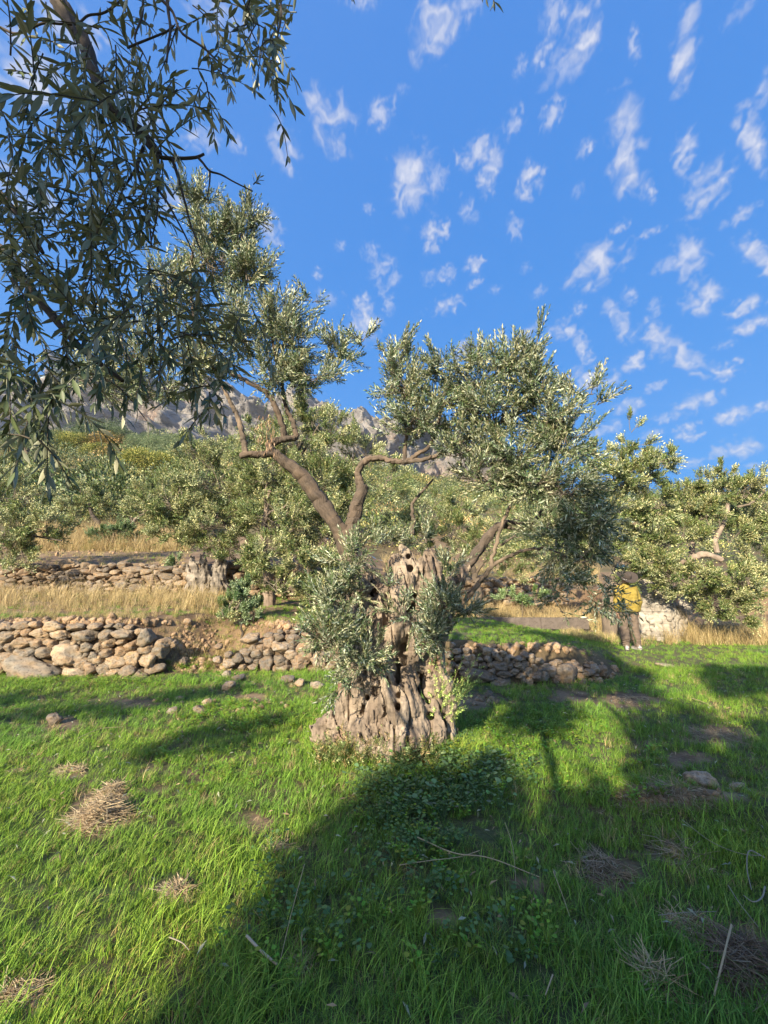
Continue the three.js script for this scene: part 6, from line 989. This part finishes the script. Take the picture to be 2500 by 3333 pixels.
// single long stems and sticks lying on the grass
{
  const stick = (label, pix, r0, r1, seed, col, name = 'dry_stem') => { const m = new Mesher(), pts = smooth(pix.map(([px, py, h]) => groundUnder(px, py).add(V(0, h, 0))), pix.length * 5); m.tube(pts, (t) => lerp(r0, r1, t), col, 6, 0.15, seed); mark(mesh(name, m.geometry(true), M.straw), label, name === 'stick' ? 'stick' : 'dry stem'); };
  const TAN = [0.40, 0.31, 0.18], GRY = [0.27, 0.235, 0.17];
  stick('long straight straw-coloured stem lying across the shaded grass below the middle', [[1360, 2785, 0.1], [1480, 2840, 0.1], [1590, 2870, 0.12], [1760, 2918, 0.09]], 0.0035, 0.0022, 1, TAN);
  stick('short curled pale stem meeting the long stem from the left', [[1300, 2862, 0.07], [1400, 2860, 0.09], [1500, 2846, 0.09], [1565, 2845, 0.12]], 0.0025, 0.0018, 2, TAN);
  stick('thin pale stem standing slantwise just above the long stem', [[1648, 2770, 0.16], [1672, 2830, 0.12], [1682, 2920, 0.04]], 0.0018, 0.0012, 3, TAN); stick('thin straw stem below the right end of the long stem', [[1805, 2905, 0.1], [1830, 2960, 0.08], [1858, 3030, 0.06]], 0.0022, 0.0014, 4, TAN);
  stick('stout pale stick lying in the lower left of the shaded grass', [[800, 3105, 0.07], [850, 3150, 0.06], [900, 3185, 0.05]], 0.0062, 0.005, 5, [0.5, 0.4, 0.28], 'stick'); stick('thin dark-tipped twig left of the stout pale stick', [[545, 3118, 0.08], [590, 3130, 0.07], [612, 3145, 0.06]], 0.003, 0.002, 6, GRY);
  stick('thin tall stem rising right of the stout pale stick', [[985, 3030, 0.28], [940, 3110, 0.14], [905, 3190, 0.04]], 0.0016, 0.0014, 7, TAN); stick('thick straw stalk slanting over the bottom right tangle', [[2398, 3150, 0.16], [2370, 3220, 0.12], [2330, 3290, 0.05]], 0.0042, 0.0032, 8, TAN);
  stick('forked pale root-like branch at the right edge', [[2500, 2960, 0.1], [2488, 3000, 0.1], [2460, 3012, 0.1], [2430, 2990, 0.1]], 0.004, 0.002, 9, GRY); stick('curled pale dead stem near the right edge, above the forked branch', [[2500, 2872, 0.12], [2455, 2860, 0.14], [2440, 2890, 0.1], [2452, 2940, 0.06]], 0.004, 0.002, 10, GRY); stick('long thin grey stem slanting through the right shaded grass', [[2230, 2760, 0.16], [2330, 2830, 0.14], [2420, 2870, 0.14], [2500, 2880, 0.14]], 0.0018, 0.0014, 11, GRY); stick('long grey stem running down to the bottom right tangle', [[2390, 3040, 0.2], [2430, 3110, 0.2], [2490, 3180, 0.18]], 0.002, 0.0014, 12, GRY);
  stick('pale straw stem in the sunlit grass below the bank', [[2255, 2288, 0.06], [2290, 2300, 0.06], [2318, 2312, 0.05]], 0.005, 0.003, 13, TAN); stick('thin stem lying toward the bottom edge in the middle', [[1805, 3270, 0.1], [1780, 3320, 0.08]], 0.003, 0.002, 14, TAN); stick('long straw stem in the sunlit grass above the largest straw heap', [[250, 2430, 0.08], [320, 2405, 0.1], [400, 2390, 0.08]], 0.003, 0.002, 15, TAN); stick('thin wiry stem among the bottom right grass', [[2150, 3060, 0.1], [2240, 3050, 0.1], [2340, 3030, 0.08]], 0.0016, 0.0012, 16, GRY);
}

// small stones scattered over the ramp, the wall tops and the bare soil
{
  const r = rng(88), mats = [], tints = [];
  const scatter = (px, py, a, b, n, s) => { for (let i = 0; i < n; i++) { const q = rand3(r), p = groundUnder(px + q.x * a, py + q.y * b), k = s * (0.4 + r() * r() * 1.6); mats.push(new THREE.Matrix4().compose(p.add(V(0, k * 0.2, 0)), new THREE.Quaternion().setFromEuler(new THREE.Euler(r() * 6, r() * 6, r() * 6)), V(k * (0.8 + 0.5 * r()), k * (0.6 + 0.3 * r()), k))); const t = 0.6 + 0.5 * r(); tints.push([t * 0.62, t * 0.5, t * 0.37]); } };
  scatter(640, 2110, 110, 80, 150, 0.035); scatter(690, 2170, 110, 40, 70, 0.04); scatter(300, 2025, 330, 12, 120, 0.05); scatter(930, 2040, 170, 16, 70, 0.05); scatter(1700, 2110, 260, 14, 90, 0.045); scatter(1880, 2190, 140, 40, 80, 0.045); scatter(350, 1790, 300, 25, 120, 0.06); scatter(2180, 2590, 180, 26, 60, 0.02); scatter(90, 3250, 110, 50, 60, 0.012); scatter(1560, 2280, 70, 20, 30, 0.03); scatter(700, 2290, 260, 40, 40, 0.03); scatter(1250, 2470, 110, 24, 30, 0.02); scatter(560, 1870, 90, 40, 40, 0.08);
  mark(copies('scattered_stones', rocks[0], M.stone, mats, tints), 'small stones and clods scattered on the bare soil', null, null, 'stuff');
}

// fallen olive leaves lying in the grass
{
  const m = new Mesher(), r = rng(89), mats = [], tints = [];
  addLeaf(m, V(0, 0, 0), V(1, 0, 0), V(0, 1, 0), 0.05, 0.012, [1, 1, 1], 0.2);
  for (let i = 0; i < 2600; i++) { const d = 1.5 + 6.6 * Math.sqrt(r()), x = (r() * 2 - 1) * d; mats.push(place(onGround(x, d, 0.015 + 0.05 * r()), V((r() - 0.5) * 1.2, 1, (r() - 0.5) * 1.2).normalize(), r() * 6.28, 0.7 + 0.6 * r())); const t = 0.7 + 0.6 * r(); tints.push(r() < 0.6 ? [0.34 * t, 0.24 * t, 0.13 * t] : [0.30 * t, 0.31 * t, 0.2 * t]); }
  mark(copies('leaf_litter', m.geometry(), M.straw, mats, tints), 'fallen olive leaves lying in the grass', null, null, 'stuff');
}
const across = Math.cos(SUN_AZ), along = Math.sin(SUN_AZ);
// where shade lies on the ground, measured across (p) and along (t) the sun's way; back: how far behind the camera the clump that casts it hangs
const groundAt = (p, t) => [across * p + along * t, across * t - along * p];
function canopy(seed, rows, a, b, n) {   // rows: [p, t from, t to, step, back]
  const r = rng(seed), out = [];
  for (const [p, t0, t1, step, back] of rows) for (let t = t0; t <= t1; t += step) { const [x, d] = groundAt(p + (r() - 0.5) * 0.3, t + (r() - 0.5) * 0.3 * step), k = back * (0.8 + 0.4 * r()); out.push([x, d, (d + k) * Math.tan(SUN_EL) / across, a * (0.8 + 0.4 * r()), b * (0.8 + 0.4 * r()), n]); }
  return out;
}
const SHADE_NEAR = canopy(3, [[-1.35, 1.3, 3.5, 0.7, 2.2], [-0.6, 0.9, 3.4, 0.7, 2.3], [0.1, 0.6, 3.6, 0.75, 2.4], [0.75, 0.6, 3.6, 0.8, 2.3]], 0.5, 0.26, 230);
const SHADE_RIGHT = canopy(4, [[0.5, 4.4, 6.3, 0.9, 2.6], [1.3, 3.8, 6.6, 1.0, 2.8], [1.6, 8.9, 10.4, 0.9, 3.4], [2.1, 1.6, 6.6, 1.0, 3.0], [2.6, 7.6, 10.4, 1.0, 3.4], [3.0, 2.2, 10.2, 1.1, 3.2], [3.9, 3, 10, 1.2, 3.6], [-0.1, 7.8, 9.4, 1.5, 3.4]], 0.58, 0.27, 230);
const SHADE_LEFT = [[-5.1, 5.2, 0.5], [-4.5, 5.7, 0.5], [-3.8, 6.1, 0.45], [-3.2, 6.5, 0.4], [-2.6, 6.95, 0.35], [-5.8, 5.5, 0.5], [-5.2, 6.6, 0.4], [-2.3, 4.7, 0.3], [-1.6, 5.0, 0.3], [-4.8, 3.9, 0.3]].map(([x, d, a]) => [x, d, (d + 2.4) * Math.tan(SUN_EL) / across, a, 0.12, 90]);
// the tree's own crown between the sun and its overhanging branch: [px, py, distance, metres toward the sun, half width, half height, shoots]
const SHADE_BRANCH = [[420, 280, 0.95, 2.7, 0.24, 0.24, 150], [560, 260, 0.95, 2.8, 0.24, 0.22, 110], [400, 620, 0.95, 2.9, 0.24, 0.24, 150], [520, 760, 0.95, 3.0, 0.26, 0.26, 130], [420, 950, 0.95, 3.0, 0.24, 0.24, 150], [520, 1040, 0.95, 3.1, 0.26, 0.22, 130], [660, 1060, 0.95, 3.2, 0.26, 0.18, 100]];

// ---------------------------------------------------------------- what stands behind the camera and shades the foreground
{
  const blob = (t, list, seed) => { const r = rng(seed), out = SHOOT_FAR.map(() => ({ mats: [], tints: [], twigs: null })); for (const [x, y, z, a, b, n] of list) out.forEach((o) => fillClump(o, V(x, y, z), V(a, b, a), n / out.length, r, { per: 12, size: 1.25, loose: 0.2 })); out.forEach((o, k) => copies('foliage', SHOOT_FAR[k], M.leaf, o.mats, o.tints, t)); };
  // sunward(x, d, h): the place at height h whose shadow falls on the ground at (x, d)
  const sunward = (x, d, h) => { const k = h / TO_SUN.y; return V(x + TO_SUN.x * k, h, -d + TO_SUN.z * k); };
  // shadeFor(px, py, d, far): the place far metres toward the sun from a spot of the overhanging branch
  const shadeFor = (list) => list.map(([px, py, d, far, a, b, n]) => { const p = at(px, py, d).addScaledVector(TO_SUN, far); return [p.x, p.y, p.z, a, b, n]; });
  const crown = (list) => list.map(([x, d, h, a, b, n]) => { const p = sunward(x, d, h); return [p.x, p.y, p.z, a, b, n]; });
  blob(overTree, [...crown(SHADE_NEAR), ...shadeFor(SHADE_BRANCH)], 91);
  const behind = (label, x, z, list, seed, r0 = 0.26) => { const t = thing('olive_tree', label, 'tree', null, V(x, heightAt(x, -z), z)); limb(t, 'trunk', [V(x, t.position.y - 0.1, z), V(x + 0.1, 0.8, z), V(x - 0.05, 1.7, z + 0.1), V(x, 2.6, z)], r0, 0.12, seed, BARK_GREY, BARK_DARK, 12, 0.08); blob(t, list, seed); return t; };
  behind('olive behind the viewer whose shade covers the grass at the right', 1.2, 5.2, crown(SHADE_RIGHT), 92);
  behind('olive behind the viewer at the far left, striping the left grass with shade', -8.5, 3.2, crown(SHADE_LEFT), 93, 0.2);
}
scene.fog = new THREE.FogExp2(new THREE.Color().setRGB(0.72, 0.82, 1.0), 0.00012);   // thin air over the valley
renderer.render(scene, camera);
